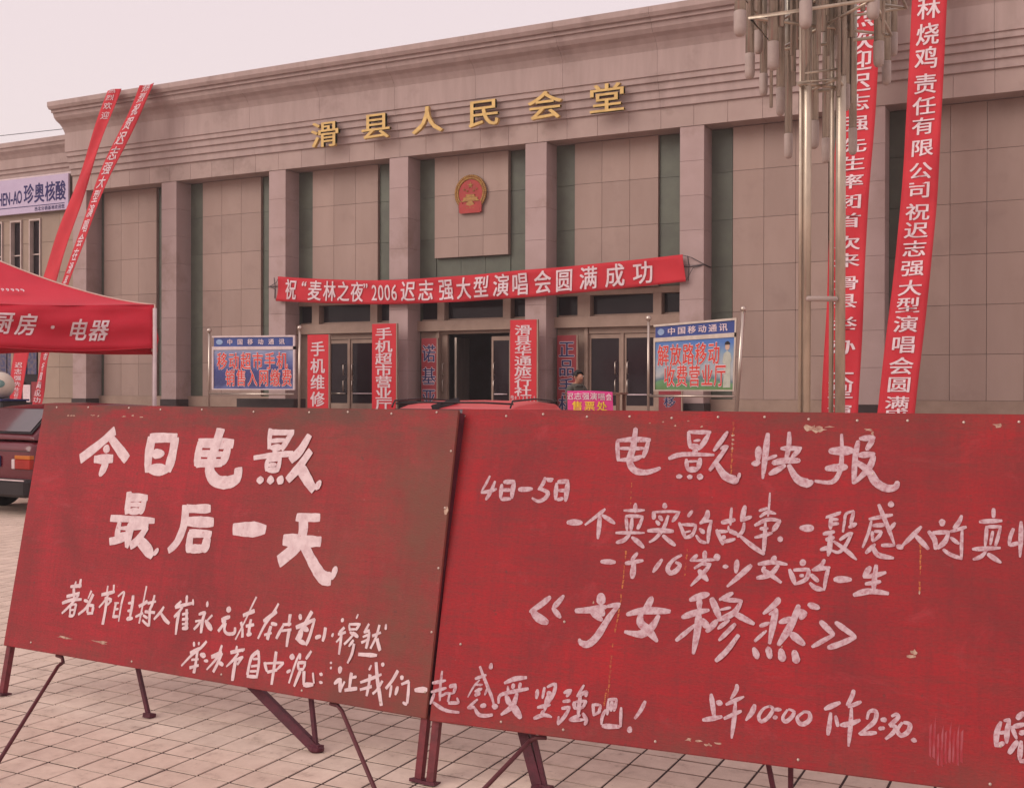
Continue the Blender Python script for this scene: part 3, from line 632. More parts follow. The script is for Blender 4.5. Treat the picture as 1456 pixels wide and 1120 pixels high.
STROKES = {
'L':'''
365:550,1093 463,1027 342,949;374:526,1062 603,1004 664,957;341:520,1018 510,987;320:442,949 567,956;341:528,949 517,908 498,872
386:811,1068 808,984 817,901;365:804,1063 972,1067;400:965,1063 963,989 950,911;329:832,990 906,991;400:822,915 949,915
304:1128,1050 1126,998 1127,940;335:1121,1048 1331,1049;335:1309,1044 1298,999 1286,956;229:1140,999 1296,999;300:1131,953 1282,959;402:1245,1113 1221,1006 1212,925 1259,878 1331,872 1383,894 1386,938
190:1541,1122 1544,1076 1549,1033;205:1541,1107 1677,1109;223:1666,1105 1643,1066 1621,1033;154:1559,1068 1639,1074;223:1556,1038 1620,1041;223:1585,1032 1587,1008;204:1469,989 1581,1005 1690,1015;172:1547,985 1551,933;154:1548,981 1629,989;188:1623,988 1616,936;154:1558,959 1605,963;205:1554,938 1624,940;309:1523,902 1525,878;291:1582,909 1585,880;289:1645,911 1634,882;289:1770,1097 1731,1030 1684,985;288:1787,1029 1733,953 1682,898;367:1737,963 1783,912 1832,861;216:1844,865 1863,901
277:715,798 719,748 724,698;274:723,774 842,778;293:830,774 819,735 813,703;183:730,740 807,744;238:732,707 814,712;254:621,669 768,673 911,673;240:684,652 681,607 685,562;147:690,625 751,630;147:693,597 751,603;293:640,559 699,572 749,592;347:761,658 760,603 758,539;254:775,639 876,647;274:869,641 827,580 782,548;413:812,590 884,548 933,509;179:944,517 965,547
321:1094,753 1102,670 1075,588 1029,543;317:1103,741 1248,749;350:1123,684 1278,689;317:1148,637 1154,545;297:1146,630 1277,635;349:1261,631 1252,555;314:1156,560 1259,568
458:1406,666 1588,676
297:1756,739 1879,745;385:1792,735 1800,679 1778,618 1691,545;394:1701,638 1900,644;405:1810,630 1875,553 1933,499 1975,493;211:1985,494 2000,545
112:448,354 446,323;121:480,367 480,326;140:417,326 491,337;140:442,319 455,273;130:401,277 487,302;130:378,243 438,264 508,273;122:484,294 437,239 387,195;102:439,239 446,190;93:441,239 479,249;130:477,247 472,193;74:443,215 473,222;130:440,188 473,192
92:565,319 550,281;139:581,304 561,260 541,231 501,201;139:525,271 553,268;129:559,246 561,214;120:557,251 600,252;138:597,249 594,219;119:562,212 601,218
101:670,352 671,315;100:710,360 715,322;137:638,307 722,329;101:685,315 663,279 634,247;118:663,295 712,290;100:710,288 687,262;146:678,289 680,235 677,173
99:748,309 774,329 785,327 778,276 777,196;109:742,276 739,246 737,218;82:732,276 762,280;91:737,248 765,253;127:733,214 773,219
144:846,322 849,274 846,218;117:821,284 857,292;126:825,250 856,255;161:828,212 865,220
89:923,372 918,303 911,201;134:894,277 943,304;107:882,228 926,250;124:983,336 978,299 968,272;107:948,296 998,309;115:937,257 1002,259;124:968,272 973,229 978,195;106:930,218 954,205 976,198;98:931,240 962,230
115:1051,290 1035,265 1000,228;140:1037,261 1071,234 1100,220
131:1183,353 1187,317;105:1153,325 1120,295;130:1123,295 1179,311 1225,323;96:1223,340 1230,314;123:1168,301 1148,274 1124,251;131:1151,279 1148,227 1150,176;139:1195,292 1202,249 1209,208;104:1172,267 1208,277;104:1176,246 1213,251;95:1180,226 1217,230;156:1185,207 1220,213
121:1311,338 1313,315;129:1270,277 1308,291;146:1306,290 1298,255 1299,199;86:1256,245 1290,253;104:1288,251 1273,229 1254,210;86:1352,282 1327,257;188:1315,255 1361,218
221:1443,325 1442,305;153:1408,269 1455,285;187:1411,264 1434,263;128:1429,255 1399,217;127:1436,256 1433,227 1455,212 1492,219 1493,243
76:1590,384 1566,331 1547,284 1503,192;143:1529,298 1589,324;117:1522,269 1536,238 1541,206;117:1553,255 1597,266;134:1577,286 1574,258 1575,222;150:1565,220 1590,226
108:1717,367 1694,323 1659,275 1629,210;141:1647,286 1714,332;140:1691,281 1724,279;141:1692,269 1686,241 1682,212;99:1662,229 1701,242
123:1788,328 1786,280;115:1755,282 1800,289;115:1760,281 1744,251 1730,221;98:1753,256 1805,266;139:1795,265 1792,228 1792,194
155:1840,333 1847,313;147:1902,351 1876,304 1857,266 1838,228;146:1829,278 1877,299 1923,322;121:1922,322 1906,247 1892,212;203:1857,270 1857,234;178:1866,281 1896,272;146:1845,228 1889,217
137:1983,293 1982,263 1977,237;145:1937,246 1964,257;96:2027,275 2022,260
120:2069,339 2062,325;96:2080,304 2056,282;103:2052,274 2090,286;111:2067,292 2070,245 2069,194;80:2071,265 2048,241;71:2142,364 2135,345;95:2103,319 2160,325;87:2103,319 2110,293;103:2157,324 2140,299;79:2108,299 2139,303;95:2111,289 2128,282;126:2126,290 2157,273;95:2132,282 2112,258 2091,237;95:2136,259 2116,231;103:2141,245 2135,202 2119,165
94:2201,331 2184,296;94:2180,295 2208,306;79:2178,276 2210,291;94:2174,253 2212,272;110:2208,299 2206,264 2201,233;94:2254,332 2244,284 2223,235;94:2225,285 2265,303;140:2250,276 2271,233;101:2286,338 2287,317;132:2167,206 2259,212
120:1264,156 1270,137;94:1294,159 1296,145;112:1339,167 1310,135 1259,95 1210,45;129:1252,106 1304,133;171:1313,107 1344,103;128:1294,128 1294,70 1291,24;86:1266,78 1308,86;111:1262,43 1313,60
111:1339,83 1363,84;110:1431,160 1413,105 1362,47;169:1380,104 1436,127;135:1436,127 1419,77 1402,42;152:1430,85 1454,77
101:1517,167 1514,137;125:1486,135 1563,157;75:1562,161 1552,146;101:1531,138 1509,108 1473,73;109:1512,103 1561,125;92:1560,125 1534,89;142:1522,109 1519,64 1519,20
133:1641,159 1609,132 1600,94 1597,54;124:1640,159 1652,112 1650,47;83:1616,122 1647,127;91:1612,91 1648,99;83:1609,70 1649,76;116:1596,48 1651,52
123:1738,167 1738,111 1736,31;115:1682,117 1702,80;90:1689,113 1787,128;98:1787,126 1756,96;106:1705,78 1756,94
203:1828,166 1827,146;122:1809,90 1829,101;97:1866,174 1849,132 1828,48;97:1869,175 1870,150;105:1925,191 1902,156;113:1862,136 1905,142;105:1862,136 1872,107;105:1903,138 1894,110;97:1869,110 1899,113;121:1881,104 1859,39;121:1901,106 1908,52;168:1907,51 1958,59;80:1961,64 1949,106
160:1990,109 1988,100;159:1992,77 1991,68;103:2033,160 2034,152;80:2038,141 2035,131
166:2083,146 2083,121;134:2062,75 2091,100;134:2091,100 2097,47;87:2114,91 2098,55;133:2143,129 2142,99 2142,68;102:2147,110 2171,117;133:2120,57 2180,72
86:2236,171 2227,150;108:2192,97 2241,118 2290,141;116:2235,133 2235,95 2230,49;101:2195,69 2250,89;131:2258,184 2274,119 2290,72 2307,22;93:2299,117 2280,82 2259,61;132:2285,182 2299,179
116:2367,165 2345,124 2319,89;92:2344,105 2342,59;145:2389,148 2391,133;122:2375,105 2368,71;99:2391,115 2426,132;106:2425,130 2428,87 2428,47;107:2428,42 2407,48
174:2456,101 2512,110
''',
'R':'''
105:33,192 32,136 36,79;120:-4,142 53,158;113:-5,108 59,130;105:10,105 -3,62;90:36,96 63,110;126:9,71 36,57 71,46 124,45;142:71,136 100,146;127:99,142 92,113;90:54,109 92,113;97:76,111 72,79;119:75,75 120,80;75:121,80 108,99
125:191,224 211,187 231,153 251,119 266,85;111:176,176 221,195;74:196,174 174,147 153,105;74:182,154 211,158;111:180,129 210,143;141:182,115 203,126;81:235,156 223,120;89:196,102 156,66;111:157,65 187,73;139:187,69 206,47 234,45 264,52;147:210,78 233,84;169:259,83 282,83;148:239,240 238,219
146:299,172 339,192 388,202;88:314,164 319,137;132:338,174 335,156;132:364,180 363,159;131:283,96 288,127 344,147 399,162;161:355,141 341,93 298,56;183:311,128 330,96;240:341,97 379,53
131:436,163 434,129;109:463,174 458,132;101:473,175 504,192;130:507,193 501,154 478,110;180:477,158 494,143;144:479,146 471,88;123:441,98 493,114;130:467,90 462,73;137:431,57 470,74 502,70
122:540,161 571,175;108:569,171 552,149;115:539,130 569,137;122:537,105 571,113;115:570,112 550,76 527,46;79:529,76 526,49;93:618,198 593,153;128:594,156 632,177;121:633,176 627,157;129:584,134 590,108;93:588,134 632,143;107:632,143 619,114;114:590,110 619,118;128:607,172 604,82;128:571,67 613,90;106:575,66 633,76;135:621,97 638,75 632,57
113:657,134 664,92;92:659,132 688,134;99:688,133 682,108;92:664,95 689,112;106:713,155 748,161;120:747,160 739,117;106:715,152 715,101;120:716,124 738,130;127:730,153 728,116;106:708,120 697,92 696,65;161:699,61 767,66;113:769,66 766,134
126:854,165 839,131 819,100;174:804,69 801,51
101:154,966 140,933 123,901;139:122,897 156,903 189,914;139:179,945 165,903 146,868
146:209,934 209,877;161:216,943 264,947;168:262,944 258,910 258,879;130:214,911 256,912;145:211,874 254,877
190:284,916 342,920
144:392,967 383,940 367,917;98:392,961 426,962;113:400,955 423,955;152:371,922 407,908 399,885 371,872 343,884
143:441,947 442,880;173:445,951 490,956;172:487,952 484,876;120:448,917 488,919;135:447,881 474,887
156:675,1120 679,1079 685,1041;177:674,1120 742,1126 806,1125;162:799,1122 792,1089 782,1056;133:684,1090 783,1092;169:687,1044 748,1050 778,1062;241:745,1168 741,1099 730,1042 753,1006 801,1000 851,1017
145:952,1160 956,1126 963,1097;145:952,1159 1037,1159;159:1032,1156 1013,1120 993,1091;87:973,1125 999,1128;203:963,1101 994,1105;181:981,1093 981,1075;158:883,1055 934,1072 1054,1073;130:950,1055 956,1015;159:1003,1060 997,1017;79:955,1045 995,1048;180:956,1015 997,1017;224:928,994 929,982;209:967,993 966,982;223:1008,997 1005,981;165:1100,1161 1078,1125 1052,1088;158:1103,1108 1074,1063 1041,1014;108:1076,1096 1100,1109;262:1065,1040 1099,996 1135,982 1149,985;106:1150,987 1153,1008
212:1217,1107 1217,1055;170:1195,1044 1224,1050;194:1248,1158 1242,1071 1237,991;110:1245,1061 1284,1077;168:1325,1164 1325,1107 1316,1060;151:1297,1103 1371,1106;151:1367,1104 1336,1069;218:1272,1049 1315,1059 1366,1060;177:1316,1042 1260,1007;257:1328,1043 1359,994 1396,979 1414,986
158:1509,1160 1512,1078 1506,1023 1480,986 1422,988;288:1469,1098 1548,1102;247:1458,1034 1530,1042;188:1567,1136 1558,1079 1556,984;180:1571,1145 1623,1149;172:1618,1143 1596,1105;188:1569,1085 1623,1092;188:1621,1084 1605,1039 1559,987;242:1563,1060 1605,1030 1630,991 1665,971 1694,975 1702,994
193:499,795 558,797
118:647,854 623,832 571,789;139:636,830 690,800;162:628,826 628,782 627,739
146:765,880 766,846;109:721,851 803,856;109:731,831 736,802 740,773;116:730,831 799,832;131:797,830 789,805 780,783;124:756,825 755,774;116:696,765 809,771;153:751,762 732,740 701,728;152:760,752 785,736 810,715
166:877,885 881,867;152:837,852 840,824;93:839,850 890,855 939,855;122:936,855 911,817;123:859,837 874,820;123:849,818 864,803;123:895,840 880,791 853,754 829,737;165:820,779 865,783 918,782;150:879,765 905,746 929,730
122:985,862 969,839;136:937,816 953,784 964,760;114:947,809 1004,810;128:1002,808 989,772 961,760;71:959,780 984,787;164:1042,865 1039,839 1016,815;92:1015,819 1061,829;120:1058,827 1051,789 1050,744;128:1015,797 1035,781;113:1004,772 1021,752 1044,746
99:1129,880 1128,846 1128,814;162:1095,823 1144,836;70:1121,813 1122,796;134:1078,797 1091,770 1105,743;120:1082,790 1120,792;154:1124,796 1155,784;119:1101,752 1149,766;141:1107,777 1107,764;155:1178,888 1167,830;126:1164,833 1204,850;126:1178,827 1174,796 1156,774;152:1167,777 1206,748 1255,717
77:1265,940 1264,888 1262,852;98:1229,872 1259,884;118:1233,850 1259,869 1290,864;132:1216,818 1260,842 1307,841;153:1306,840 1280,800;118:1235,808 1265,811;125:1218,775 1280,795;125:1254,834 1254,765 1252,715;173:1309,782 1308,766
219:1377,818 1422,820
89:1515,881 1463,857;116:1465,860 1513,877;123:1481,862 1481,818;102:1482,855 1507,854;116:1482,835 1509,840;136:1457,800 1496,811;136:1466,780 1496,791;149:1482,811 1481,757 1476,724;122:1449,744 1484,757;95:1559,886 1533,875 1528,844 1524,810;122:1559,886 1549,839;128:1543,827 1569,843;115:1514,782 1551,811;115:1555,811 1534,763 1511,739 1484,746;127:1493,777 1537,747 1573,716
126:1641,913 1656,877 1679,821 1696,776;127:1610,860 1650,870 1688,879;101:1618,855 1609,811 1591,760;134:1622,838 1663,843;101:1622,818 1623,785;100:1628,818 1654,820;101:1654,819 1642,799 1623,782;114:1697,852 1673,818;121:1633,775 1602,741;153:1627,764 1643,738 1695,730;126:1653,771 1698,774;152:1703,772 1724,767;168:1682,924 1682,906
131:1782,843 1758,815 1722,774;148:1764,811 1806,767;137:1709,773 1721,768
183:1847,869 1848,849;148:1805,828 1825,800 1828,768;136:1819,823 1873,829;136:1869,826 1858,796 1834,771;130:1910,887 1901,863 1885,842;112:1875,830 1925,849;93:1912,846 1910,793 1910,738;106:1875,811 1902,790;129:1852,769 1875,753 1912,741
122:2009,915 2009,884;134:1965,868 2035,875;105:1988,855 1983,786;105:1988,852 2033,855;104:2030,851 2015,790;99:2007,839 1999,792;133:1944,775 2030,784;111:1988,774 1972,753 1946,740;138:1991,762 2032,735
110:2070,851 2060,822 2056,793;115:2058,793 2098,809;126:2093,875 2092,818 2089,757;103:2115,862 2115,805;103:2102,844 2152,850;103:2105,821 2152,827;103:2102,801 2154,807;103:2115,787 2112,741;103:2115,787 2146,789;103:2146,789 2143,743
160:646,654 703,655
135:786,695 765,666;151:742,653 774,660 810,668;190:775,663 773,600
134:882,677 850,627
149:954,697 923,676 905,646 916,629 938,639 950,661 933,669
125:1013,701 988,677;147:1040,717 1040,684;100:992,678 1085,688;201:1082,707 1089,686;109:1046,680 1004,651;101:1032,667 1066,671;132:1063,669 1037,634 995,587;177:1021,646 1057,610
192:1118,670 1119,660;161:1159,691 1157,645
167:1211,676 1176,641 1128,594
157:1294,713 1281,689;148:1235,681 1285,691 1337,686;148:1258,674 1255,660 1279,647 1319,621;166:1306,681 1279,647 1232,631
196:1394,705 1387,687;147:1345,670 1367,617;122:1360,668 1414,674;139:1413,672 1404,639 1367,619;106:1381,649 1396,651;139:1464,711 1454,690 1424,671;122:1424,672 1485,685;121:1479,682 1471,644 1467,604;154:1420,656 1446,634;146:1417,627 1437,611 1466,606
193:1499,644 1556,648
160:1619,696 1597,660;135:1596,659 1633,667 1670,680;159:1638,703 1633,655 1631,615;135:1603,636 1654,648;182:1566,595 1615,612 1680,609
204:455,508 418,475 377,446;273:385,450 413,427 453,411;177:509,517 488,489 469,468;167:468,468 504,434
313:655,534 658,497;217:561,464 619,472 679,488;129:679,488 734,503;216:622,468 668,438;225:649,487 673,456;217:728,498 694,449 654,378 621,346 593,349 585,361
239:853,535 830,485;262:817,479 815,442 848,415 883,380;229:762,466 825,485 925,490;231:883,472 860,429 822,400 758,403
210:995,536 1029,552 1064,563;178:1030,546 1032,503;188:970,472 1016,492 1067,506;229:1030,493 1030,441 1019,348;147:1019,449 953,388;208:1043,472 1067,444;188:1098,471 1062,429;229:1074,548 1106,483;146:1150,573 1103,545;135:1115,546 1186,548;177:1183,548 1157,503 1098,471;93:1106,509 1146,521;185:1158,502 1231,470;125:1143,478 1102,442;155:1165,465 1109,402;175:1178,427 1139,369 1102,330
185:1312,566 1304,549 1261,508;193:1305,528 1297,478 1287,407;102:1281,507 1310,525;123:1250,464 1284,479;112:1235,410 1275,451;223:1382,546 1362,484 1318,405;163:1318,482 1361,501;223:1371,519 1409,522;152:1387,501 1409,520;231:1359,448 1406,414;192:1415,552 1452,543;194:1233,387 1248,353;203:1283,393 1292,357;232:1327,391 1335,352;241:1373,390 1384,351
180:1458,497 1504,456;140:1505,456 1432,408;179:1509,498 1576,455;180:1576,455 1530,429 1486,410
157:1091,214 1099,175 1107,133;157:1111,190 1132,186;149:1066,123 1134,142
129:1180,257 1179,237 1161,205;115:1145,184 1207,218;128:1178,200 1177,148 1171,73;128:1141,136 1173,154 1201,169
148:1246,195 1237,168 1217,139
114:1299,196 1276,184 1261,157 1271,141 1294,158 1309,187 1295,196
107:1310,185 1337,188;113:1310,157 1325,162
113:1358,190 1343,163 1353,150 1372,166 1380,186 1361,192
126:1415,190 1392,169 1399,151 1415,149 1434,167 1430,188 1410,189
144:1481,205 1532,233;137:1502,196 1499,158 1495,122;118:1518,188 1527,153
137:1575,278 1569,255 1555,225;124:1558,221 1600,243;123:1569,219 1568,166 1563,93;149:1535,159 1566,167 1598,183
123:1620,188 1627,213 1648,216 1646,187 1622,160 1595,137;129:1598,137 1652,148
142:1664,191 1682,193;116:1658,161 1677,166
122:1698,206 1713,214 1719,205 1704,188 1690,177;122:1693,174 1710,175 1704,154 1680,131
135:1732,190 1717,164 1729,148 1750,162 1756,186 1736,191;153:1769,144 1768,132
141:2032,226 2020,193 2017,147;96:2040,230 2059,237;141:2057,235 2050,199 2048,161;90:2023,190 2049,196;124:2019,149 2041,163;158:2099,262 2079,240;112:2063,216 2078,178;135:2068,215 2101,227;135:2086,195 2102,205;152:2080,172 2055,131;129:2091,174 2086,114;139:2086,111 2136,120;123:2101,227 2127,232;123:2127,232 2116,193;123:2101,183 2127,192;111:2134,120 2139,147
''',
}

def brush(bm, ln, layer, rnd, style='L'):
    w_, pts = ln.split(':'); w_ = int(w_) / 10000.0; w_ *= (1.22 + .16 * min(1, max(0, (w_ - .012) / .014))) if style == 'L' else 1.16
    P = [Vector((int(a) / 1000, int(b) / 1000)) for a, b in (q.split(',') for q in pts.split())]
    if len(P) == 2: P = [P[0], P[0].lerp(P[1], .5) + Vector((rnd.uniform(-.04, .04), rnd.uniform(-.04, .04))) * w_, P[1]]
    n = len(P) - 1; N = n * 4; S = [catm([Vector((p.x, p.y, 0)) for p in P], k / N).xy for k in range(N + 1)]
    L = sum((S[k + 1] - S[k]).length for k in range(N)); ph = rnd.uniform(0, 6)
    left = []; right = []; t0_, t1_ = ((.62, .55) if style == 'R' else (.95, .88)); t0_ *= rnd.uniform(.82, 1.1); t1_ *= rnd.uniform(.7, 1.15)
    if L < 2.6 * w_: t0_ = t1_ = .55
    for k, p in enumerate(S):
        d = (S[min(k + 1, N)] - S[max(k - 1, 0)]); d = d.normalized() if d.length > 1e-6 else Vector((1, 0)); nn = Vector((-d.y, d.x))
        f = k / N; ww = w_ * .5 * (1 + .09 * math.sin(f * 5 + ph) + rnd.uniform(-.05, .05)); ww *= min(1, t0_ + (1 - t0_) * min(1, f * 3.2), t1_ + (1 - t1_) * min(1, (1 - f) * 3.2))
        left.append(p + nn * ww); right.append(p - nn * ww)
        if k == 0: d0, w0 = d, ww
        if k == N: d1, w1 = d, ww
    y = -.0009 - .00025 * layer
    e = min(.34, .30 * w_ / .02); 
    sk0, sk1 = rnd.uniform(-.5, .5), rnd.uniform(-.5, .5)
    sq = (lambda k: ((.55 - k, -.90), (.75, 0), (.55 + k, .90))) if style == 'L' and L > 2 * w_ else (lambda k: ((.8, -.62), (1.5 + k, 0), (.8, .62)))
    cap0 = [S[0] - d0 * w0 * e * q + Vector((-d0.y, d0.x)) * w0 * r for q, r in sq(sk0)]
    cap1 = [S[-1] + d1 * w1 * e * q + Vector((-d1.y, d1.x)) * w1 * r for q, r in sq(sk1)[::-1]]
    V = lambda q: bm.verts.new((q.x, y, q.y))
    LV = [V(q) for q in left]; RV = [V(q) for q in right]; c0 = [V(q) for q in cap0]; c1 = [V(q) for q in cap1]
    for k in range(N): bm.faces.new((RV[k], RV[k + 1], LV[k + 1], LV[k]))
    bm.faces.new([RV[0], LV[0]] + c0[::-1]); bm.faces.new([LV[-1], RV[-1]] + c1[::-1])
nail_me = None
def make_board(name, label, O, yaw, tilt, wid, hgt, bmat, key, nails, chips, drips, feet):
    global nail_me
    eu = Vector((math.cos(yaw), math.sin(yaw), 0)); ev = Vector((-math.sin(tilt) * math.sin(yaw), math.sin(tilt) * math.cos(yaw), math.cos(tilt))); en = ev.cross(eu)
    M = Matrix(((eu.x, en.x, ev.x, O[0]), (eu.y, en.y, ev.y, O[1]), (eu.z, en.z, ev.z, O[2]), (0, 0, 0, 1)))
    o = thing(name, label, 'notice board', (0, 0, 0), 'red painted boards on iron stands'); o.matrix_world = M; Mi = M.inverted()
    bm = bm_new(); pbox(bm, 0, wid, 0, .012, 0, hgt); bmesh.ops.bevel(bm, geom=list(bm.edges), offset=.003, segments=2, affect='EDGES'); fin('panel', bm, bmat, o)
    for q in ((0, wid, hgt - .05, hgt - .01), (0, wid, .012, .05), (.0, .04, .05, hgt - .05), (wid - .04, wid, .05, hgt - .05), (wid / 2 - .02, wid / 2 + .02, .05, hgt - .05)):
        box('frame_bar', q[0] + .001, q[1] - .001, .013, .05, q[2], q[3], peg_m, o)
    rnd = random.Random(11)
    for ln in STROKES[key].strip().split('\n'):
        bm = bm_new()
        for k, s_ in enumerate(ln.split(';')): brush(bm, s_, k, rnd, key)
        fin('painted_character', bm, paint_m if key == 'L' else paint2_m, o)
    if nail_me is None:
        b = bm_new(); sphere(b, (0, 0, 0), .0052, 8, 5, (1, .6, 1)); nail_me = bpy.data.meshes.new('nail'); b.to_mesh(nail_me); b.free(); nail_me.materials.append(nail_m)
    for u, v in nails: link('nail', nail_me, None, o, (u, -.001, v))
    bm = bm_new()
    for u, v, su, sv in chips:
        n = rnd.randint(7, 11); vv = []
        for k in range(n):
            a = 2 * math.pi * k / n; r_ = rnd.choice((rnd.uniform(.35, .7), rnd.uniform(.8, 1.25))); vv.append(bm.verts.new((u + su * r_ * math.cos(a), -.0007, v + sv * r_ * math.sin(a))))
        bm.faces.new(vv)
    if chips: tag(fin('bare_patches', bm, chip_m, o), 'pale bare patches where the red paint has flaked', kind='stuff')
    bm = bm_new()
    for pts in drips:
        for k in range(len(pts) - 1):
            a, b_ = Vector(pts[k]), Vector(pts[k + 1]); nseg = 10
            for j in range(nseg):
                if rnd.random() < .25: continue
                p = a.lerp(b_, j / nseg); q = a.lerp(b_, (j + .8) / nseg); ww = rnd.uniform(.0012, .0045); s1 = rnd.uniform(-.002, .002)
                vv = [bm.verts.new((x_, -.0006, z_)) for x_, z_ in ((p.x - ww + s1, p.y), (q.x - ww * .6, q.y), (q.x + ww * .6, q.y), (p.x + ww + s1, p.y))]; bm.faces.new(vv)
    if drips: tag(fin('rusty_drips', bm, drip_m, o), kind='stuff')
    def wbar(nm, a, b, w_, t_, m=peg_m):
        bm = bm_new(); bar(bm, Mi @ Vector(a), Mi @ Vector(b), w_, t_); return fin(nm, bm, m, o)
    # corner posts run in the plane of the board down to the paving
    for u in (.02, wid - .02):
        a = M @ Vector((u, .03, .3)); d = (M @ Vector((u, .03, 0))) - a; b = a + d * (a.z / -d.z); wbar('post', a, b, .030, .028, post_m)
        bx_ = bm_new(); fb = Mi @ b; pbox(bx_, fb.x - .028, fb.x + .028, fb.y - .03, fb.y + .03, fb.z, fb.z + .012); fin('foot', bx_, peg_m, o)
    for kind, u, ft in feet:
        if kind == 'thick': wbar('brace', M @ Vector((u - (.0), .06, .02 if u else 0)), ft, .040, .026)
        elif kind == 'thickdiag':
            fl_ = Mi @ Vector(ft); d_ = (Vector((u, .08, -.01)) - fl_) * 2.2; f_ = Vector(ft); a2 = M @ Vector((fl_.x + d_.x, .10, fl_.z + d_.z)); wbar('brace', a2, f_, .040, .028)
            bx_ = bm_new(); fb = Mi @ f_; sphere(bx_, fb, .035, 8, 5, (1, 1, .6)); fin('foot', bx_, peg_m, o)
        elif kind == 'thin':
            fl_ = Mi @ Vector(ft); d_ = (Vector((u, .08, -.01)) - fl_) * 2.6; f_ = Vector(ft); a2 = M @ Vector((fl_.x + d_.x, .09, fl_.z + d_.z)); wbar('strut', a2, f_, .017, .016)
            bx_ = bm_new(); fb = Mi @ f_; pbox(bx_, fb.x - .022, fb.x + .022, fb.y - .02, fb.y + .02, fb.z, fb.z + .02); fin('foot', bx_, peg_m, o)
        elif kind == 'rod':      # bent rod that props the stand towards the viewer
            a = Vector((u, .03, -.012)); f_ = Mi @ Vector(ft); d = (f_ - a)
            sx_ = 1 if d.x > 0 else -1
            bm = bm_new(); tube(bm, [a + Vector((-sx_ * .05, 0, .004)), a + Vector((-sx_ * .01, 0, 0)), a + Vector((sx_ * .012, -.002, -.012)) + d * .02, a + d * .08, a + d * .5, f_], .0085, 8); fin('prop_rod', bm, prod_m, o, smooth=True)
    return o
bmL = board_mat('weathered_red_left', (.40, .022, .032), (.255, .024, .028), (.165, .062, .042), 1.25, 2.35, 3.1, .85)
bmR = board_mat('weathered_red_right', (.40, .014, .020), (.255, .017, .022), (.19, .036, .030), 1.5, 3.2, 8.4, .45)
rn = random.Random(5)
nL = [(u + rn.uniform(-.01, .01), 1.205 + rn.uniform(-.008, .004)) for u in (.1, .33, .62, .85, 1.1, 1.42, 1.75, 1.96, 2.2, 2.42)] + [(2.505, v) for v in (1.05, .82, .58, .33, .1)] + [(u, .03 + rn.uniform(-.005, .01)) for u in (.2, .9, 1.45, 1.9, 2.3)]
nR = [(.02 + .172 * k + rn.uniform(-.01, .01), 1.215 + rn.uniform(-.006, .006)) for k in range(15)] + [(1.62, 1.02), (.1, .30), (.52, .42), (2.03, .15)] + [(u, .03) for u in (.3, .55, .9, 1.4, 2.0, 2.3)]
cL = [(.20 + .02 * k, 1.165, .012, .004) for k in range(3)] + [(.38, 1.168, .016, .005), (.42, 1.166, .009, .005), (.60, 1.165, .022, .004), (.66, 1.17, .01, .006), (.72, 1.163, .012, .004)] + [(2.508, .81, .012, .02)]
cR = [(1.405, 1.180, .030, .017), (1.435, 1.176, .022, .012), (1.47, 1.186, .024, .005), (1.60, 1.178, .016, .005), (1.615, 1.162, .008, .009)] + [(.80 + .05 * k, 1.19 + rn.uniform(-.010, .012), .006, .004) for k in range(5)] + \
     [(1.12, 1.10 + .016 * k, .007, .005) for k in range(4)] + [(1.02 + .035 * k, .045 + rn.uniform(-.004, .008), .014, .006) for k in range(4)] + [(1.765, .42, .011, .012), (1.758, .405, .014, .007), (2.02, 1.20, .016, .008), (1.33, .40, .004, .004), (.63, .50, .004, .006), (1.78, .62, .004, .009)]
greyL = [(.42, .085, .06, .006), (.68, .09, .06, .007)]
wl = 2.522
make_board('painted_board', 'left red film board with four big white lines, its right end browned', (-4.7605, 3.8507, .2411), -.0452, .1955, wl, 1.22, bmL, 'L', nL, cL + greyL, [],
           [('thin', .833, (-3.817, 3.848 + .03, 0)), ('thickdiag', 1.56, (-2.832, 3.83, .012)), ('thin', 1.872, (-2.832, 3.83, .01)), ('rod', .41, (-3.67, 2.862, 0)), ('rod', 2.081, (-2.227, 3.415, 0))])
make_board('painted_board', 'right red film board with show times in white, rusty drips down its middle', (-2.226, 3.736, .2364), .067, .239, 2.47, 1.240, bmR, 'R', nR, cR,
           [[(.745, .97), (.745, .86)], [(.742, .70), (.735, .52), (.715, .34)], [(.715, .33), (.712, .16)], [(1.12, 1.2), (1.12, 1.0)], [(.975, .72), (.97, .62)], [(.705, .20), (.70, .13)], [(1.78, .80), (1.78, .62)]],
           [('thickdiag', .355, (-1.80, 3.83, .012)), ('thin', .395, (-1.77, 3.83, .01)), ('rod', .425, (-1.95, 3.45, 0)), ('thin', 1.273, (-.93, 3.99, 0)), ('thin', 1.349, (-.895, 4.02, 0))])
# wiped-out lettering on the right board
rb = [o for o in bpy.data.objects if o.name == 'painted_board.001'][0]
smear_m = mat('wiped_paint', (.36, .085, .10), (.33, .03, .04), 30, (4, 1, .5), coords='obj', lo=.45, hi=.6)
bm = bm_new(); r_ = random.Random(2)
for k in range(9):
    u = 1.815 + .012 * k; h0 = .075 + r_.uniform(-.01, .01) + abs(k - 4) * .003; vv = []
    for q in ((u, h0), (u + .007, h0 - .006), (u + .009, h0 + .10 + .03 * (k % 2)), (u + .001, h0 + .09)): vv.append(bm.verts.new((q[0], -.0006, q[1])))
    bm.faces.new(vv)
fin('wiped_lettering', bm, smear_m, rb)

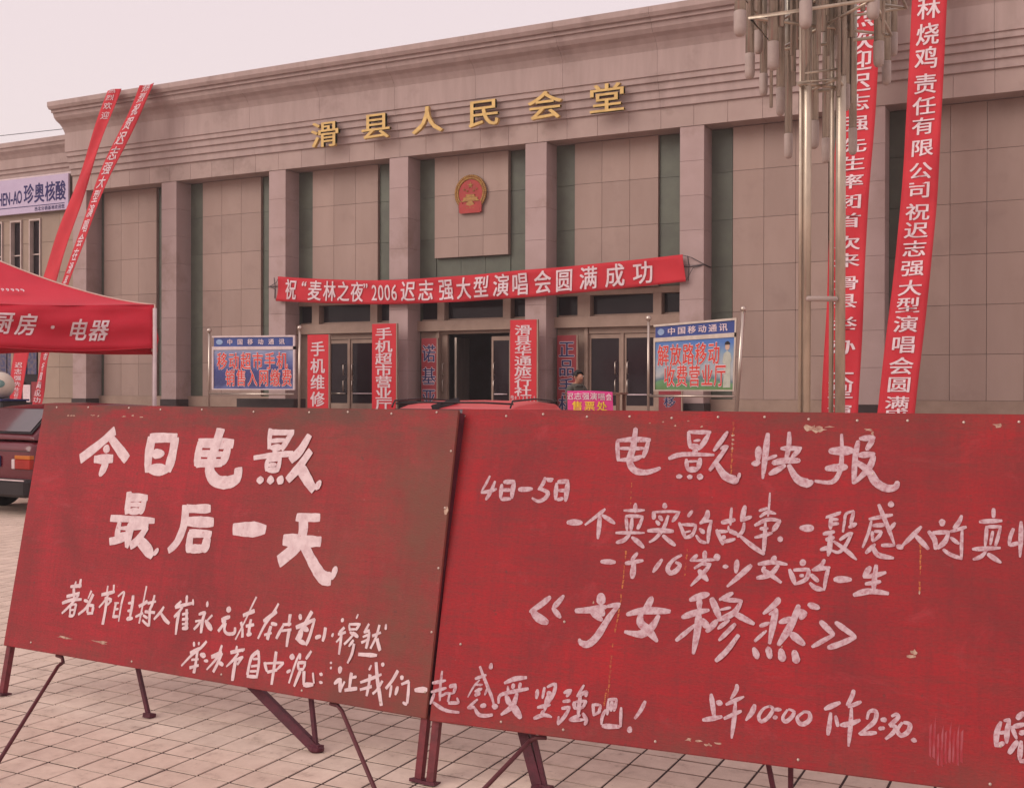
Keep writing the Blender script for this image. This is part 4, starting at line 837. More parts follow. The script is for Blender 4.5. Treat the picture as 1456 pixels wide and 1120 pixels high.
# ------------------------------------------------------------------ red tent
tent = thing('market_tent', 'red market tent with white characters on its hanging edge', 'tent', (-11.73, 12.02, 0))
S_ = Vector((-.702, .712, 0)); F_ = Vector((-.712, -.702, 0)); C0 = Vector((0, 0, 0)); LF, LS = 4.5, 3.0; ZE, ZV = 2.72, 2.11
pk = S_ * LS / 2 + F_ * LF / 2 + Vector((0, 0, 3.44))
cor4 = [C0, C0 + F_ * LF, C0 + F_ * LF + S_ * LS, C0 + S_ * LS]
N_ = 18
for k in range(4):
    a = cor4[k] + Vector((0, 0, ZE)); b = cor4[(k + 1) % 4] + Vector((0, 0, ZE))
    bm = bm_new(); G = []
    for j in range(N_ + 1):
        v = j / N_; row = []
        for i in range(N_ + 1):
            u = i / N_; e = a.lerp(b, u); p = e.lerp(pk, v); hip = abs(u - .5) * 2
            p.z = ZE + (pk.z - ZE) * (v ** 1.45) - .05 * math.sin(math.pi * u) * (1 - v) + .010 * math.sin(17 * u + 6 * v) * (1 - v) * math.sin(math.pi * u)
            row.append(bm.verts.new(p))
        G.append(row)
    for j in range(N_):
        for i in range(N_): bm.faces.new((G[j][i], G[j][i + 1], G[j + 1][i + 1], G[j + 1][i]))
    bmesh.ops.remove_doubles(bm, verts=bm.verts, dist=1e-4)
    o_ = fin('roof_slope', bm, tent_m, tent, smooth=True)
def val(u, v, a, b, off=0.0):     # hanging edge; v 0 at the top, 1 at the hem
    p = a.lerp(b, u); out = (Vector((0, 0, 1)).cross(b - a)).normalized() * -1
    top = ZE - .05 * math.sin(math.pi * u); bot = ZV - .05 * math.sin(math.pi * min(u * 1.6, 1)) - .015 * math.sin(9 * u)
    p.z = top + (bot - top) * v
    return p + out * (.036 * math.sin(19 * u + 3 * v) * v + .034 * math.sin(6 * u + 9 * v) * math.sin(math.pi * v) + .012 * math.sin(31 * u - 9 * v) * (1 - .4 * v) + off)
ctr = (cor4[0] + cor4[2]) / 2
for k in range(4):
    a, b = cor4[k], cor4[(k + 1) % 4]
    sg = 1 if ((Vector((0, 0, 1)).cross(b - a)) * -1).dot((a + b) / 2 - ctr) > 0 else -1
    bm = bm_new(); G = [[bm.verts.new(val(i / 50, j / 8, a, b, 0)) for i in range(51)] for j in range(9)]
    for j in range(8):
        for i in range(50): bm.faces.new((G[j][i], G[j][i + 1], G[j + 1][i + 1], G[j + 1][i]))
    o_ = fin('valance', bm, tent_m, tent, smooth=True); md = o_.modifiers.new('s', 'SOLIDIFY'); md.thickness = .004
    tubo('hem', [val(i / 20, 1.0, a, b, 0) for i in range(21)], .008, tentedge_m if k == 3 else tent_m, tent, 5)
    tubo('leg', [(cor4[k].x, cor4[k].y, 0), (cor4[k].x, cor4[k].y, ZE - .05)], .028, pwhite_m, tent, 8)
    hp = [cor4[k] + Vector((0, 0, ZE))]
    hipm = []
    for j in range(N_ + 1):
        v = j / N_; e = (cor4[k] + Vector((0, 0, ZE))).lerp(pk, v); e.z = ZE + (pk.z - ZE) * v ** 1.45 + .004; hipm.append(e)
    tubo('roof_seam', hipm, .013, tentedge_m, tent, 5)
tubo('corner_seam', [(0, 0, ZE), (0.004, 0, ZV)], .012, tentedge_m, tent, 5)
a, b = cor4[0], cor4[1]
bm = bm_new()
TS = 1 if (Vector((0, 0, 1)).cross(b - a) * -1).dot((a + b) / 2 - ctr) > 0 else -1
for ch, u, v, wu, hv in (('器', .165, .56, .058, .50), ('电', .226, .55, .056, .50), ('·', .30, .48, .07, .5), ('房', .374, .45, .060, .52), ('厨', .442, .43, .060, .54), ('城', .52, .43, .060, .54)):
    vs_, fs, _ = glyph(ch, .02)
    nv = [bm.verts.new(val(u - q.x * wu - .018 * q.y, v - q.y * hv, a, b, TS * (.014 + q.z))) for q in vs_]
    for q in fs:
        try: bm.faces.new([nv[k] for k in q])
        except ValueError: pass
fin('lettering', bm, white_m, tent)
bm = bm_new()      # small figures on the roof slope
def slope(u, v, off):
    e = (a + Vector((0, 0, ZE))).lerp(b + Vector((0, 0, ZE)), u); q = e.lerp(pk, v); q.z = ZE + (pk.z - ZE) * (v ** 1.45) + off; return q
for n_, ch in enumerate('99999'):
    vs_, fs, _ = glyph(ch, .02)
    nv = [bm.verts.new(slope(.345 + .022 * n_ - q.x * .030, .34 + q.y * .10, .045 + q.z)) for q in vs_]
    for q in fs:
        try: bm.faces.new([nv[k] for k in q])
        except ValueError: pass
fin('roof_number', bm, white_m, tent)

# ------------------------------------------------------------------ cars
def make_car(name, label, loc, rz, paint, rails=False):
    o = thing(name, label, 'car', loc, None, rz)      # local: y 0 = rear face, +y forward, x across
    def loft(sec, nm, m, pr, close=True):
        bm = bm_new(); R_ = [[bm.verts.new(p) for p in s_] for s_ in sec]
        for A, B in zip(R_, R_[1:]):
            for k in range(len(A)):
                if k == len(A) - 1 and not close: break
                bm.faces.new((A[k], A[(k + 1) % len(A)], B[(k + 1) % len(A)], B[k]))
        bm.faces.new(R_[0][::-1]); bm.faces.new(R_[-1])
        ob_ = fin(nm, bm, m, pr, smooth=True); md = ob_.modifiers.new('b', 'BEVEL'); md.width = .045; md.segments = 3; md.limit_method = 'ANGLE'; md.angle_limit = rad(14); return ob_
    def ring(y, hw, z0, z1, r=.07, tw=.94):
        return [(-hw * .92, y, z0), (hw * .92, y, z0), (hw, y, z0 + .08), (hw, y, (z0 + z1) / 2), (hw * tw + .02, y, z1 - r * .6), (hw * tw - .05, y, z1), (-hw * tw + .05, y, z1), (-hw * tw - .02, y, z1 - r * .6), (-hw, y, (z0 + z1) / 2), (-hw, y, z0 + .08)]
    body = loft([ring(.02, .76, .36, .84), ring(.06, .80, .32, .90), ring(.5, .82, .26, .94), ring(1.5, .82, .24, .95), ring(2.6, .82, .24, .93), ring(3.4, .80, .26, .84), ring(3.85, .74, .30, .72)], 'body', paint, o)
    def gring(y, hb, ht, zb, zt): return [(-hb, y, zb), (hb, y, zb), (ht + (hb - ht) * .2, y, zb + (zt - zb) * .8), (ht - .06, y, zt), (0, y, zt + .012), (-ht + .06, y, zt), (-ht - (hb - ht) * .2, y, zb + (zt - zb) * .8)]
    cabin = loft([gring(.10, .74, .70, .93, .975), gring(.52, .76, .62, .93, 1.31), gring(.75, .76, .62, .93, 1.345), gring(1.4, .76, .63, .93, 1.375), gring(2.0, .76, .62, .93, 1.345), gring(2.6, .74, .68, .93, .97)], 'cabin', paint, o)
    # rear window, side windows, windscreen
    def pane(nm, q, m=carglass_m, th=.008):
        q = [Vector(p) for p in q]; n = (q[1] - q[0]).cross(q[3] - q[0]).normalized(); bm = bm_new()
        A = [bm.verts.new(p + n * .006) for p in q]; B = [bm.verts.new(p - n * th) for p in q]; bm.faces.new(A); bm.faces.new(B[::-1])
        for k in range(4): bm.faces.new((A[k], B[k], B[(k + 1) % 4], A[(k + 1) % 4]))
        return fin(nm, bm, m, o)
    pane('window_rubber', [(-.655, .115, 1.012), (.655, .115, 1.012), (.56, .49, 1.312), (-.56, .49, 1.312)], blackpl_m)
    pane('rear_window', [(-.62, .125, 1.034), (.62, .125, 1.034), (.53, .465, 1.306), (-.53, .465, 1.306)], th=-.002)
    pane('windscreen', [(.62, 2.52, 1.0), (-.62, 2.52, 1.0), (-.55, 2.08, 1.32), (.55, 2.08, 1.32)])
    for s in (-1, 1):
        q = [(s * .762, .75, .98), (s * .762, 2.25, .98), (s * .665, 1.95, 1.27), (s * .665, .85, 1.27)]; pane('side_window', q if s > 0 else [q[1], q[0], q[3], q[2]])
        for y in (.72, 3.15):
            bm = bm_new(); bmesh.ops.create_cone(bm, segments=24, radius1=.29, radius2=.29, depth=.19, cap_ends=True, matrix=Matrix.Translation((s * .735, y, .29)) @ Matrix.Rotation(rad(90), 4, 'Y')); bmesh.ops.bevel(bm, geom=[e for e in bm.edges if e.calc_face_angle(0) > 1], offset=.03, segments=2, affect='EDGES')
            wh = fin('wheel', bm, rubber_m, o, smooth=False)
            bm = bm_new(); bmesh.ops.create_cone(bm, segments=18, radius1=.18, radius2=.16, depth=.02, cap_ends=True, matrix=Matrix.Translation((s * .835, y, .29)) @ Matrix.Rotation(rad(90 * s), 4, 'Y')); fin('hubcap', bm, pwhite_m, wh)
        lamp = box('tail_light', s * .50 if s > 0 else -.78, .78 if s > 0 else -.50, -.005, .06, .58, .70, lightred_m, o, .008)
        box('indicator_light', (s * .50 if s > 0 else -.78), (.78 if s > 0 else -.50), -.007, .058, .702, .75, lightor_m, o, .006)
        box('reverse_light', (.44 if s > 0 else -.498), (.498 if s > 0 else -.44), -.004, .06, .58, .70, pwhite_m, o, .006)
        box('headlight', (.42 if s > 0 else -.70), (.70 if s > 0 else -.42), 3.78, 3.88, .56, .68, pwhite_m, o, .01)
    bu = box('bumper', -.82, .82, -.10, .12, .24, .46, blackpl_m, o, .035); box('bumper_trim', -.80, .80, -.108, -.098, .445, .46, pwhite_m, bu)
    box('bumper', -.78, .78, 3.72, 3.95, .26, .46, blackpl_m, o, .035)
    pf = box('number_plate', -.22, .22, -.012, .02, .60, .735, mat('plate_blue', (.04, .05, .13), None, 5), o)
    word([(c, -.17 + .068 * k, .665, .075, .10) for k, c in enumerate('豫E11')], plane_f((0, -.0145, 0), (1, 0, 0), (0, 0, 1)), 'plate_lettering', white_m, pf, .02)
    box('boot_line', -.74, .74, .008, .016, .80, .806, blackpl_m, o)
    if rails:
        for s in (-1, 1): tubo('roof_rail', [(s * .60, .50, 1.33), (s * .60, .56, 1.385), (s * .60, 1.2, 1.40), (s * .60, 1.9, 1.375), (s * .60, 1.96, 1.34)], .009, blackpl_m, o, 6)
        tubo('roof_bar', [(-.60, .58, 1.36), (-.3, .58, 1.372), (.3, .58, 1.372), (.60, .58, 1.36)], .009, blackpl_m, o, 6)
        bm = bm_new(); bar(bm, (-.16, .46, 1.325), (-.04, .80, 1.39), .05, .02); fin('roof_fin', bm, blackpl_m, o)
    return o
mc_ = make_car('parked_car', 'dark red hatchback seen from behind at the left edge, half behind the left board', (-11.78, 9.31, 0), rad(-3), carpaint_m); mc_.scale = (1, 1, .965)
make_car('parked_car', 'bright red car with black roof rails, only its roof showing above the boards', (-4.76, 7.95, .035), rad(8), carpaint2_m, True).scale = (.92, 1, 1)

# ------------------------------------------------------------------ ball on a stand under the tent
bs_ = thing('display_ball', 'cream ball with dark green oval print resting on a dark cabinet', 'ball', (-19.25, 15.5, 1.31))
bm = bm_new(); sphere(bm, (0, 0, .27), .27, 32, 20); fin('ball', bm, cream_m, bs_, True)
bm = bm_new(); d = Vector((.79, -.61, .05)).normalized(); sd = Vector((0, 0, 1)).cross(d).normalized(); uu = d.cross(sd)
c0 = bm.verts.new(Vector((0, 0, .27)) + d * .2735); vv = []
for k in range(20):
    a = k * math.pi / 10; q = (d + sd * .50 * math.cos(a) - sd * .2 + uu * (.32 * math.sin(a) + .08)).normalized(); vv.append(bm.verts.new(Vector((0, 0, .27)) + q * .2735))
for k in range(20): bm.faces.new((c0, vv[k], vv[(k + 1) % 20]))
fin('oval_print', bm, greenp_m, bs_)
cb = thing('dark_cabinet', 'dark cabinet standing under the red tent at the far left', 'cabinet', (-19.25, 15.5, 0)); box('cabinet_body', -.42, .42, -.3, .3, .05, 1.27, blackpl_m, cb, .02); box('cabinet_top', -.45, .45, -.33, .33, 1.27, 1.308, navy_m, cb, .008); box('plinth', -.38, .38, -.26, .26, 0, .05, blackpl_m, cb)

# ------------------------------------------------------------------ ticket counter, pink cloth, person
tk = thing('ticket_counter', 'wooden ticket counter on trestle legs in front of the steps', 'counter', (-7.45, 18.1, 0))
box('counter_top', -.52, .52, -.12, .26, 1.44, 1.475, wood_m, tk, .006)
for x_ in (-.46, .46):
    for y_ in (-.08, .22): box('leg', x_ - .025, x_ + .025, y_ - .025, y_ + .025, 0, 1.44, wood_m, tk)
box('shelf', -.46, .46, -.05, .2, .7, .73, wood_m, tk)
pc, sP = cloth('pink_banner', [((-7.89, 17.92, .85), (-7.89, 17.92, 1.50)), ((-7.60, 17.90, .85), (-7.60, 17.90, 1.505)), ((-7.3, 17.91, .85), (-7.3, 17.91, 1.50)), ((-7.03, 17.92, .85), (-7.05, 17.92, 1.485))],
               'small magenta banner hung on the ticket counter with white and yellow characters', pink_m, nt=24, ns=8, wav=.012, freq=4)
bm = bm_new()
def hword(surf, items, m, pr, nm, bold):
    bm = bm_new()
    for ch, t, s, wt, hs in items:
        vs_, fs, _ = glyph(ch, bold); nv = [bm.verts.new(surf(s + v.y * hs, t + v.x * wt, .012)) for v in vs_]
        for q in fs:
            try: bm.faces.new([nv[k] for k in q])
            except ValueError: pass
    return fin(nm, bm, m, pr)
hword(sP, [(c, .09 + .16 * k, .855, .155, .20) for k, c in enumerate('迟志强演唱会')], white_m, pc, 'lettering', .015)
hword(sP, [(c, .24 + .25 * k, .60, .22, .26) for k, c in enumerate('售票处')], yel_m, pc, 'lettering', .02)
settle(pc)
def person(label, loc, rz):
    me = bpy.data.meshes.new('person'); bm = bm_new(); R = []; E_l = []
    def v(x, y, z, r): R.append((r, r) if not isinstance(r, tuple) else r); return bm.verts.new((x, y, z))
    pel = v(0, 0, .93, (.15, .11)); wa = v(0, .01, 1.08, (.14, .10)); ch = v(0, .03, 1.28, (.16, .12)); ns_ = v(0, .02, 1.42, (.085, .075)); nk = v(0, -.01, 1.475, .055); h0 = v(0, -.04, 1.52, (.062, .07)); h1 = v(0, -.055, 1.585, (.076, .09)); h2 = v(0, -.035, 1.645, (.068, .08)); nose = v(0, -.155, 1.565, .012)
    E_l += [(pel, wa), (wa, ch), (ch, ns_), (ns_, nk), (nk, h0), (h0, h1), (h1, h2), (h1, nose)]
    for s in (-1, 1):
        sh = v(s * .17, .02, 1.38, .065); el = v(s * .235, -.04, 1.13, .048); wr = v(s * .17, -.24, 1.17 if s > 0 else 1.12, .032); pm = v(s * .155, -.30, 1.17 if s > 0 else 1.12, (.034, .02))
        E_l += [(ns_, sh), (sh, el), (el, wr), (wr, pm)]
        ear = None
        for k in range(4):
            zf = -.004 * k; a = v(s * (.13 + .018 * k), -.345, pm.co.z + zf, .0095); b = v(s * (.125 + .018 * k), -.385 - (.01 if k in (1, 2) else 0), pm.co.z - .02, .0085); E_l += [(pm, a), (a, b)]
        t1 = v(s * .115, -.315, pm.co.z, .011); t2 = v(s * .10, -.345, pm.co.z - .008, .009); E_l += [(pm, t1), (t1, t2)]
        hp = v(s * .09, 0, .86, .092); kn = v(s * .10, -.02, .48, .062); an = v(s * .105, .02, .09, .042); hl = v(s * .105, .04, .045, .04); to = v(s * .115, -.13, .035, .036); E_l += [(pel, hp), (hp, kn), (kn, an), (an, hl), (an, to)]
    for a, b in E_l: bm.edges.new((a, b))
    bm.verts.ensure_lookup_table(); bm.to_mesh(me); bm.free()
    o = bpy.data.objects.new('tmp', me); COL.objects.link(o); sk = o.modifiers.new('s', 'SKIN'); o.modifiers.new('u', 'SUBSURF').levels = 2
    if not me.skin_vertices:
        bpy.context.view_layer.objects.active = o
    for i, r in enumerate(R): me.skin_vertices[0].data[i].radius = r
    me.skin_vertices[0].data[0].use_root = True
    m2 = bpy.data.meshes.new_from_object(o.evaluated_get(bpy.context.evaluated_depsgraph_get())); bpy.data.objects.remove(o)
    for m in (jacket_m, skin_m, trouser_m, blackpl_m): m2.materials.append(m)
    for p in m2.polygons:
        c = p.center; p.use_smooth = True
        p.material_index = 1 if (c.z > 1.47 or (c.y < -.22 and 1.0 < c.z < 1.3)) else (3 if c.z < .08 else (2 if c.z < .92 else 0))
    root = thing('person', label, 'person', loc, None, rz); link('body', m2, None, root)
    bm = bm_new(); sphere(bm, (0, -.025, 1.625), .094, 20, 12, (.95, 1.05, .95))
    for q in list(bm.verts):
        if q.co.z < 1.595 and q.co.y < .02 or q.co.y < -.10 and q.co.z < 1.66 or q.co.z < 1.55: bm.verts.remove(q)
    for q in bm.verts: q.co += Vector((random.uniform(-.004, .004), random.uniform(-.004, .004), random.uniform(-.004, .006)))
    fin('hair', bm, hair_m, root, True)
    bm = bm_new(); tube(bm, [(-.085, .0, 1.40), (-.06, -.09, 1.445), (0, -.115, 1.44), (.06, -.09, 1.445), (.085, .0, 1.40)], .02, 8); fin('collar', bm, jacket_m, root, True)
    for s in (-1, 1):
        bm = bm_new(); sphere(bm, (s * .030, -.142, 1.60), .010, 8, 6); fin('eye', bm, mat('eye_white', (.5, .45, .42), None, 5), root, True)
        bm = bm_new(); sphere(bm, (s * .088, -.04, 1.585), .024, 8, 6, (.4, .7, 1.1)); fin('ear', bm, skin_m, root, True)
    bm = bm_new(); sphere(bm, (0, -.142, 1.528), .018, 8, 5, (1.2, .35, .3)); fin('mouth', bm, mat('lips', (.35, .12, .1), None, 5), root, True)
    return root
ps = person('black-haired person in grey-green jacket looking down behind the magenta ticket banner', (-7.93, 18.44, .16), rad(62))

# ------------------------------------------------------------------ steel lamp cluster
AX, AY = -2.80, 14.16
lamp = thing('plaza_lamp', 'tall steel lamp with dozens of hanging frosted tubes on twin poles', 'street lamp', (AX, AY, 0))
for (x_, y_, r_) in ((-2.955, 14.06, .052), (-2.585, 14.26, .062), (-3.03, 14.04, .024), (-2.70, 14.30, .03)):
    tubo('pole', [(x_, y_, 0), (x_, y_, 8.6)], r_, pole_m, lamp, 16)
bm = bm_new(); disc(bm, AX, .0, .42, AY - .42, AY + .42) if False else bmesh.ops.create_cone(bm, segments=24, radius1=.55, radius2=.50, depth=.25, cap_ends=True, matrix=Matrix.Translation((AX, AY, .125))); fin('base', bm, plat_m, lamp)
tubo('cross_light', [(-2.95, 14.0, 2.65), (-2.93, 14.0, 2.65), (-2.62, 14.18, 2.65), (-2.60, 14.19, 2.65)], [.02, .035, .035, .02], frost_m, lamp, 10)
LM = [(-3.47, 12.82, 5.93, 5.62, .073), (-3.67, 14.03, 5.79, 5.45, .062), (-3.67, 14.45, 6.2, 5.88, .059), (-3.71, 14.89, 5.76, 5.44, .056), (-3.25, 13.52, 5.74, 5.38, .068), (-3.41, 14.58, 5.46, 5.08, .059), (-3.41, 15.04, 4.96, 4.61, .056), (-2.79, 13.16, 6.05, 5.71, .073), (-2.94, 14.39, 4.94, 4.57, .062), (-2.96, 15.26, 4.9, 4.55, .056), (-2.58, 14.2, 5.92, 5.57, .065), (-2.59, 14.57, 5.4, 5.05, .062), (-2.64, 15.42, 5.03, 4.66, .056), (-2.09, 13.51, 6.12, 5.82, .073), (-2.16, 14.41, 5.84, 5.51, .065), (-2.25, 15.63, 6.54, 6.19, .056), (-2.18, 15.2, 5.81, 5.48, .059), (-2.16, 15.67, 6.31, 5.98, .056),
      (-3.1, 13.2, 6.6, 6.25, .068), (-2.4, 13.3, 6.7, 6.35, .07), (-3.5, 13.4, 6.9, 6.5, .065), (-2.8, 15.1, 6.4, 6.0, .058), (-3.3, 15.3, 6.7, 6.3, .058)]
ZT = 8.4
tube_m = mat('lamp_tube_steel', (0.50, 0.45, 0.38), (0.30, 0.26, 0.22), 5, (1, 1, .25), rough=0.24, metal=0.6, spec=.8)
def lid(nm, x_, y_, za, zb, r_, m, pr): return tubo(nm, [(x_, y_, za), (x_, y_, zb)], r_, m, pr, 10)
for k, (x_, y_, z0, z1, r_) in enumerate(LM):
    t = tubo('hanging_tube', [(x_, y_, z0 - .02), (x_, y_, ZT - .02 * (k % 5))], r_ * .92, tube_m, lamp, 12)
    h = z0 - z1
    tubo('frosted_lamp', [(x_, y_, z0), (x_, y_, z0 - .02), (x_, y_, z1 + .09), (x_, y_, z1 + .04), (x_, y_, z1 + .012), (x_, y_, z1)], [r_ * .7, r_, r_, r_ * .92, r_ * .62, r_ * .15], frost_m, t, 14)
    tubo('ring_collar', [(x_, y_, z0 + .30), (x_, y_, z0 + .34)], r_ * .8, pole_m, t, 10)
    tubo('radial_arm', [(AX + (x_ - AX) * .12, AY + (y_ - AY) * .12, ZT - .06 - .02 * (k % 5)), (x_, y_, ZT - .06 - .02 * (k % 5))], .018, pole_m, lamp, 6)
rl = random.Random(9)
for k in range(38):
    a = k * 2 * math.pi / 38 * 3 + .2; R = .20 + .17 * (k % 5); x_, y_ = AX + R * math.cos(a), AY + R * math.sin(a); zb = 5.15 + .19 * ((k * 5) % 9)
    tubo('inner_tube', [(x_, y_, zb), (x_, y_, ZT)], .022 + .009 * (k % 3), tube_m, lamp, 8)
def hoop(z, R, n, r_, ph=0.0):
    pts = [(AX + R * math.cos(ph + 2 * math.pi * k / n), AY + R * math.sin(ph + 2 * math.pi * k / n), z) for k in range(n + 1)]
    tubo('hoop', pts, r_, pole_m, lamp, 8)
hoop(6.03, 1.02, 4, .022, math.pi / 4); hoop(6.40, 1.25, 4, .020, math.pi / 4); hoop(5.30, .34, 4, .022, math.pi / 4); hoop(5.42, .30, 4, .015, math.pi / 4); hoop(6.9, .9, 8, .024, .3); hoop(7.6, 1.2, 8, .024, .1)
for z, R, ph in ((6.03, .95, math.pi / 4), (6.40, 1.2, math.pi / 4), (5.30, .32, math.pi / 4)):
    for k in range(4):
        a = ph + k * math.pi / 2; tubo('radial_arm', [(AX, AY, z), (AX + R * math.cos(a), AY + R * math.sin(a), z)], .018, pole_m, lamp, 6)
for k in range(26):       # bolts and clamps on the tubes
    x_, y_, z0, z1, r_ = LM[k % len(LM)]; zz = 6.05 + .34 * (k % 3) + rl.uniform(-.03, .03)
    if zz > z0 + .1:
        bm = bm_new(); bmesh.ops.create_cone(bm, segments=8, radius1=r_ * .9, radius2=r_ * .9, depth=.03, cap_ends=True, matrix=Matrix.Translation((x_, y_, zz))); fin('clamp', bm, blackpl_m if k % 2 else pole_m, lamp)
settle(lamp)

# cable from the roof corner
cab = tubo('overhead_cable', [(-62, 27.5, 11.6), (-45, 26.8, 10.55), (-36, 26.5, 10.25), (-29.1, 26.3, 10.02)], .012, cable_m, None, 5)
tag(cab, 'thin overhead cable running left from the hall roof corner', 'cable')

# ------------------------------------------------------------------ paving
PX, PY, X0, Y0 = .163, .150, -3.563, 3.38
gm = bpy.data.materials.new('paving_tile'); gm.use_nodes = True; t = gm.node_tree; bs = t.nodes['Principled BSDF']; bs.inputs['Roughness'].default_value = .8; bs.inputs['Specular IOR Level'].default_value = .25
gp = nd(t, 'ShaderNodeNewGeometry'); mp = nd(t, 'ShaderNodeMapping'); mp.inputs['Scale'].default_value = (1 / PX, 1 / PY, 0); mp.inputs['Location'].default_value = (-X0 / PX, -Y0 / PY, 0)
t.links.new(gp.outputs['Position'], mp.inputs[0]); fl = nd(t, 'ShaderNodeVectorMath', operation='FLOOR'); t.links.new(mp.outputs[0], fl.inputs[0]); wn = nd(t, 'ShaderNodeTexWhiteNoise'); t.links.new(fl.outputs[0], wn.inputs[0])
n1 = nd(t, 'ShaderNodeTexNoise'); n1.inputs['Scale'].default_value = 9; n1.inputs['Detail'].default_value = 8; n1.inputs['Roughness'].default_value = .68; t.links.new(gp.outputs['Position'], n1.inputs[0])
r1 = nd(t, 'ShaderNodeValToRGB'); e = r1.color_ramp.elements; e[0].position = .26; e[0].color = (.33, .235, .19, 1); e[1].position = .60; e[1].color = (.68, .525, .43, 1); q = e.new(.42); q.color = (.60, .455, .37, 1); t.links.new(n1.outputs[0], r1.inputs[0])
n2 = nd(t, 'ShaderNodeTexNoise'); n2.inputs['Scale'].default_value = 1.1; n2.inputs['Detail'].default_value = 4; t.links.new(gp.outputs['Position'], n2.inputs[0])
ad = nd(t, 'ShaderNodeMath', operation='ADD'); t.links.new(wn.outputs['Value'], ad.inputs[0]); t.links.new(n2.outputs[0], ad.inputs[1])
mr = nd(t, 'ShaderNodeMapRange'); mr.inputs[1].default_value = .2; mr.inputs[2].default_value = 1.7; mr.inputs[3].default_value = .88; mr.inputs[4].default_value = 1.10; t.links.new(ad.outputs[0], mr.inputs[0])
hs = nd(t, 'ShaderNodeHueSaturation'); t.links.new(mr.outputs[0], hs.inputs['Value']); t.links.new(r1.outputs[0], hs.inputs['Color'])
n4 = nd(t, 'ShaderNodeTexNoise'); n4.inputs['Scale'].default_value = 30; n4.inputs['Detail'].default_value = 5; t.links.new(gp.outputs['Position'], n4.inputs[0]); r4 = nd(t, 'ShaderNodeMapRange'); r4.inputs[1].default_value = .66; r4.inputs[2].default_value = .74; r4.inputs[4].default_value = .55; t.links.new(n4.outputs[0], r4.inputs[0])
mm = nd(t, 'ShaderNodeMix', data_type='RGBA'); mm.inputs['B'].default_value = (.20, .12, .10, 1); t.links.new(r4.outputs[0], mm.inputs['Factor']); t.links.new(hs.outputs[0], mm.inputs['A']); t.links.new(mm.outputs['Result'], bs.inputs['Base Color'])
bp = nd(t, 'ShaderNodeBump'); bp.inputs['Strength'].default_value = .25; bp.inputs['Distance'].default_value = .004; t.links.new(n4.outputs[0], bp.inputs['Height']); t.links.new(bp.outputs[0], bs.inputs['Normal'])
grout_m = mat('paving_joint', (.065, .034, .032), (.045, .025, .025), 20, rough=.95)
far_m = mat('far_paving', (.46, .31, .26), (.36, .24, .20), 2.5, rough=.9, dirt=(.30, .2, .17), dirt_scale=.5)
far_m = gm.copy(); far_m.name = 'far_paving'; t = far_m.node_tree; bs = t.nodes['Principled BSDF']
mpf = [n for n in t.nodes if n.bl_idname == 'ShaderNodeMapping'][0]; fr = nd(t, 'ShaderNodeVectorMath', operation='FRACTION'); t.links.new(mpf.outputs[0], fr.inputs[0]); sf = nd(t, 'ShaderNodeSeparateXYZ'); t.links.new(fr.outputs[0], sf.inputs[0])
ms = []
for k_a in (0, 1):
    c_ = nd(t, 'ShaderNodeMath', operation='COMPARE'); c_.inputs[1].default_value = .5; c_.inputs[2].default_value = .465; t.links.new(sf.outputs[k_a], c_.inputs[0]); ms.append(c_.outputs[0])
m_ = nd(t, 'ShaderNodeMath', operation='MULTIPLY'); t.links.new(ms[0], m_.inputs[0]); t.links.new(ms[1], m_.inputs[1])
old = bs.inputs['Base Color'].links[0].from_socket; mj = nd(t, 'ShaderNodeMix', data_type='RGBA'); mj.inputs['A'].default_value = (.055, .03, .028, 1); t.links.new(m_.outputs[0], mj.inputs['Factor']); t.links.new(old, mj.inputs['B']); t.links.new(mj.outputs['Result'], bs.inputs['Base Color'])
IX0, IX1, IY0, IY1 = -105, 62, -22, 78
def cell(i, j): return X0 + (i + .5) * PX, Y0 + (j + .5) * PY
gx, gb = .0042, .0016
def tilemesh(cx, cy, V, Fc):
    b = len(V); hx_, hy_ = PX / 2 - gx, PY / 2 - gx
    for s, z in ((1, -.006), (0, 0)):
        ex, ey = (hx_, hy_) if s else (hx_ - gb, hy_ - gb)
        V += [(cx - ex, cy - ey, z), (cx + ex, cy - ey, z), (cx + ex, cy + ey, z), (cx - ex, cy + ey, z)]
    Fc.append((b + 4, b + 5, b + 6, b + 7))
    for k in range(4): Fc.append((b + k, b + (k + 1) % 4, b + 4 + (k + 1) % 4, b + 4 + k))
Mw = cam.matrix_world.inverted()
def topix(p):
    q = Mw @ Vector(p); return 728 + 1592 * q.x / -q.z, 560 - 1592 * q.y / -q.z, -q.z
near = []
for i in range(IX0, IX1):
    for j in range(IY0, IY1):
        cx, cy = cell(i, j); q = Mw @ Vector((cx, cy, 0))
        if -q.z < .6: continue
        px_, py_ = 728 + 1592 * q.x / -q.z, 560 - 1592 * q.y / -q.z
        if -15 < px_ < 1470 and py_ < 1135 and py_ > (917 + .176 * (px_ - 5) if px_ < 607 else 1022 + .136 * (px_ - 607)): near.append((-q.z, i, j))
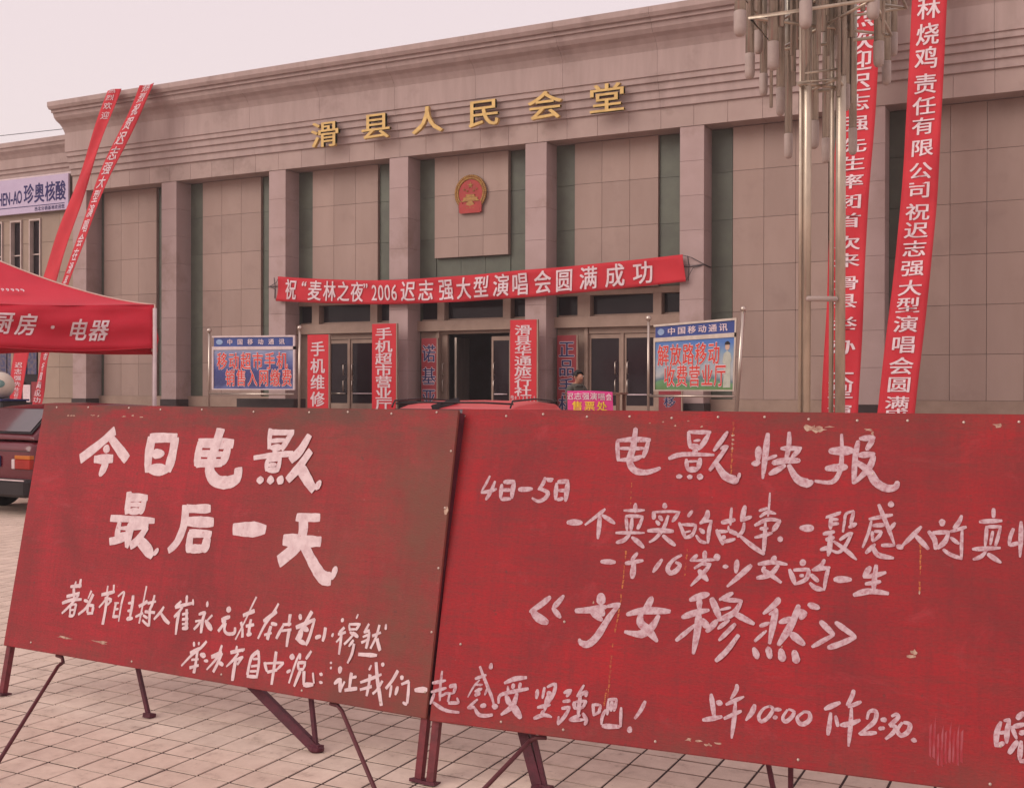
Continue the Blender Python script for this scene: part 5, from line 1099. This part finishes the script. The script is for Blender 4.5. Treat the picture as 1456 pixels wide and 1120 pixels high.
near.sort(); near = set((i, j) for _, i, j in near[:300])
ground = tag(link('ground', (lambda me: (me.from_pydata([(-150, -90, -.016), (130, -90, -.016), (130, 170, -.016), (-150, 170, -.016)], [], [(0, 1, 2, 3)]), me)[1])(bpy.data.meshes.new('ground')), far_m), kind='structure')
x_a, x_b = X0 + IX0 * PX, X0 + IX1 * PX; y_a, y_b = Y0 + IY0 * PY, Y0 + IY1 * PY
plaza = tag(link('plaza_paving', (lambda me: (me.from_pydata([(x_a, y_a, -.003), (x_b, y_a, -.003), (x_b, y_b, -.003), (x_a, y_b, -.003)], [], [(0, 1, 2, 3)]), me)[1])(bpy.data.meshes.new('plaza')), grout_m), kind='structure')
V, Fc = [], []
for i in range(IX0, IX1):
    for j in range(IY0, IY1):
        if (i, j) not in near: tilemesh(*cell(i, j), V, Fc)
me = bpy.data.meshes.new('tiles'); me.from_pydata(V, [], Fc); tl = link('paving_tiles', me, gm, plaza); tag(tl, kind='stuff')
V, Fc = [], []; tilemesh(0, 0, V, Fc); tme = bpy.data.meshes.new('tile'); tme.from_pydata(V, [], Fc); tme.materials.append(gm)
rt = random.Random(4)
for i, j in sorted(near):
    cx, cy = cell(i, j); o_ = link('tile', tme, None, plaza, (cx, cy, rt.uniform(-.0012, .0012))); o_.rotation_euler = (rt.uniform(-.006, .006), rt.uniform(-.006, .006), rt.uniform(-.006, .006))

# ------------------------------------------------------------------ thin haze over the square
bm = bm_new(); pbox(bm, -152, 132, -92, 172, -1.02, 12.6)
hm = bpy.data.materials.new('haze'); hm.use_nodes = True; t = hm.node_tree; t.nodes.remove(t.nodes['Principled BSDF'])
pv = t.nodes.new('ShaderNodeVolumePrincipled'); pv.inputs['Color'].default_value = (.95, .93, .93, 1); pv.inputs['Density'].default_value = .0013; pv.inputs['Anisotropy'].default_value = .2
t.links.new(pv.outputs[0], [n for n in t.nodes if n.bl_idname == 'ShaderNodeOutputMaterial'][0].inputs['Volume'])
tag(fin('haze', bm, hm), kind='stuff')
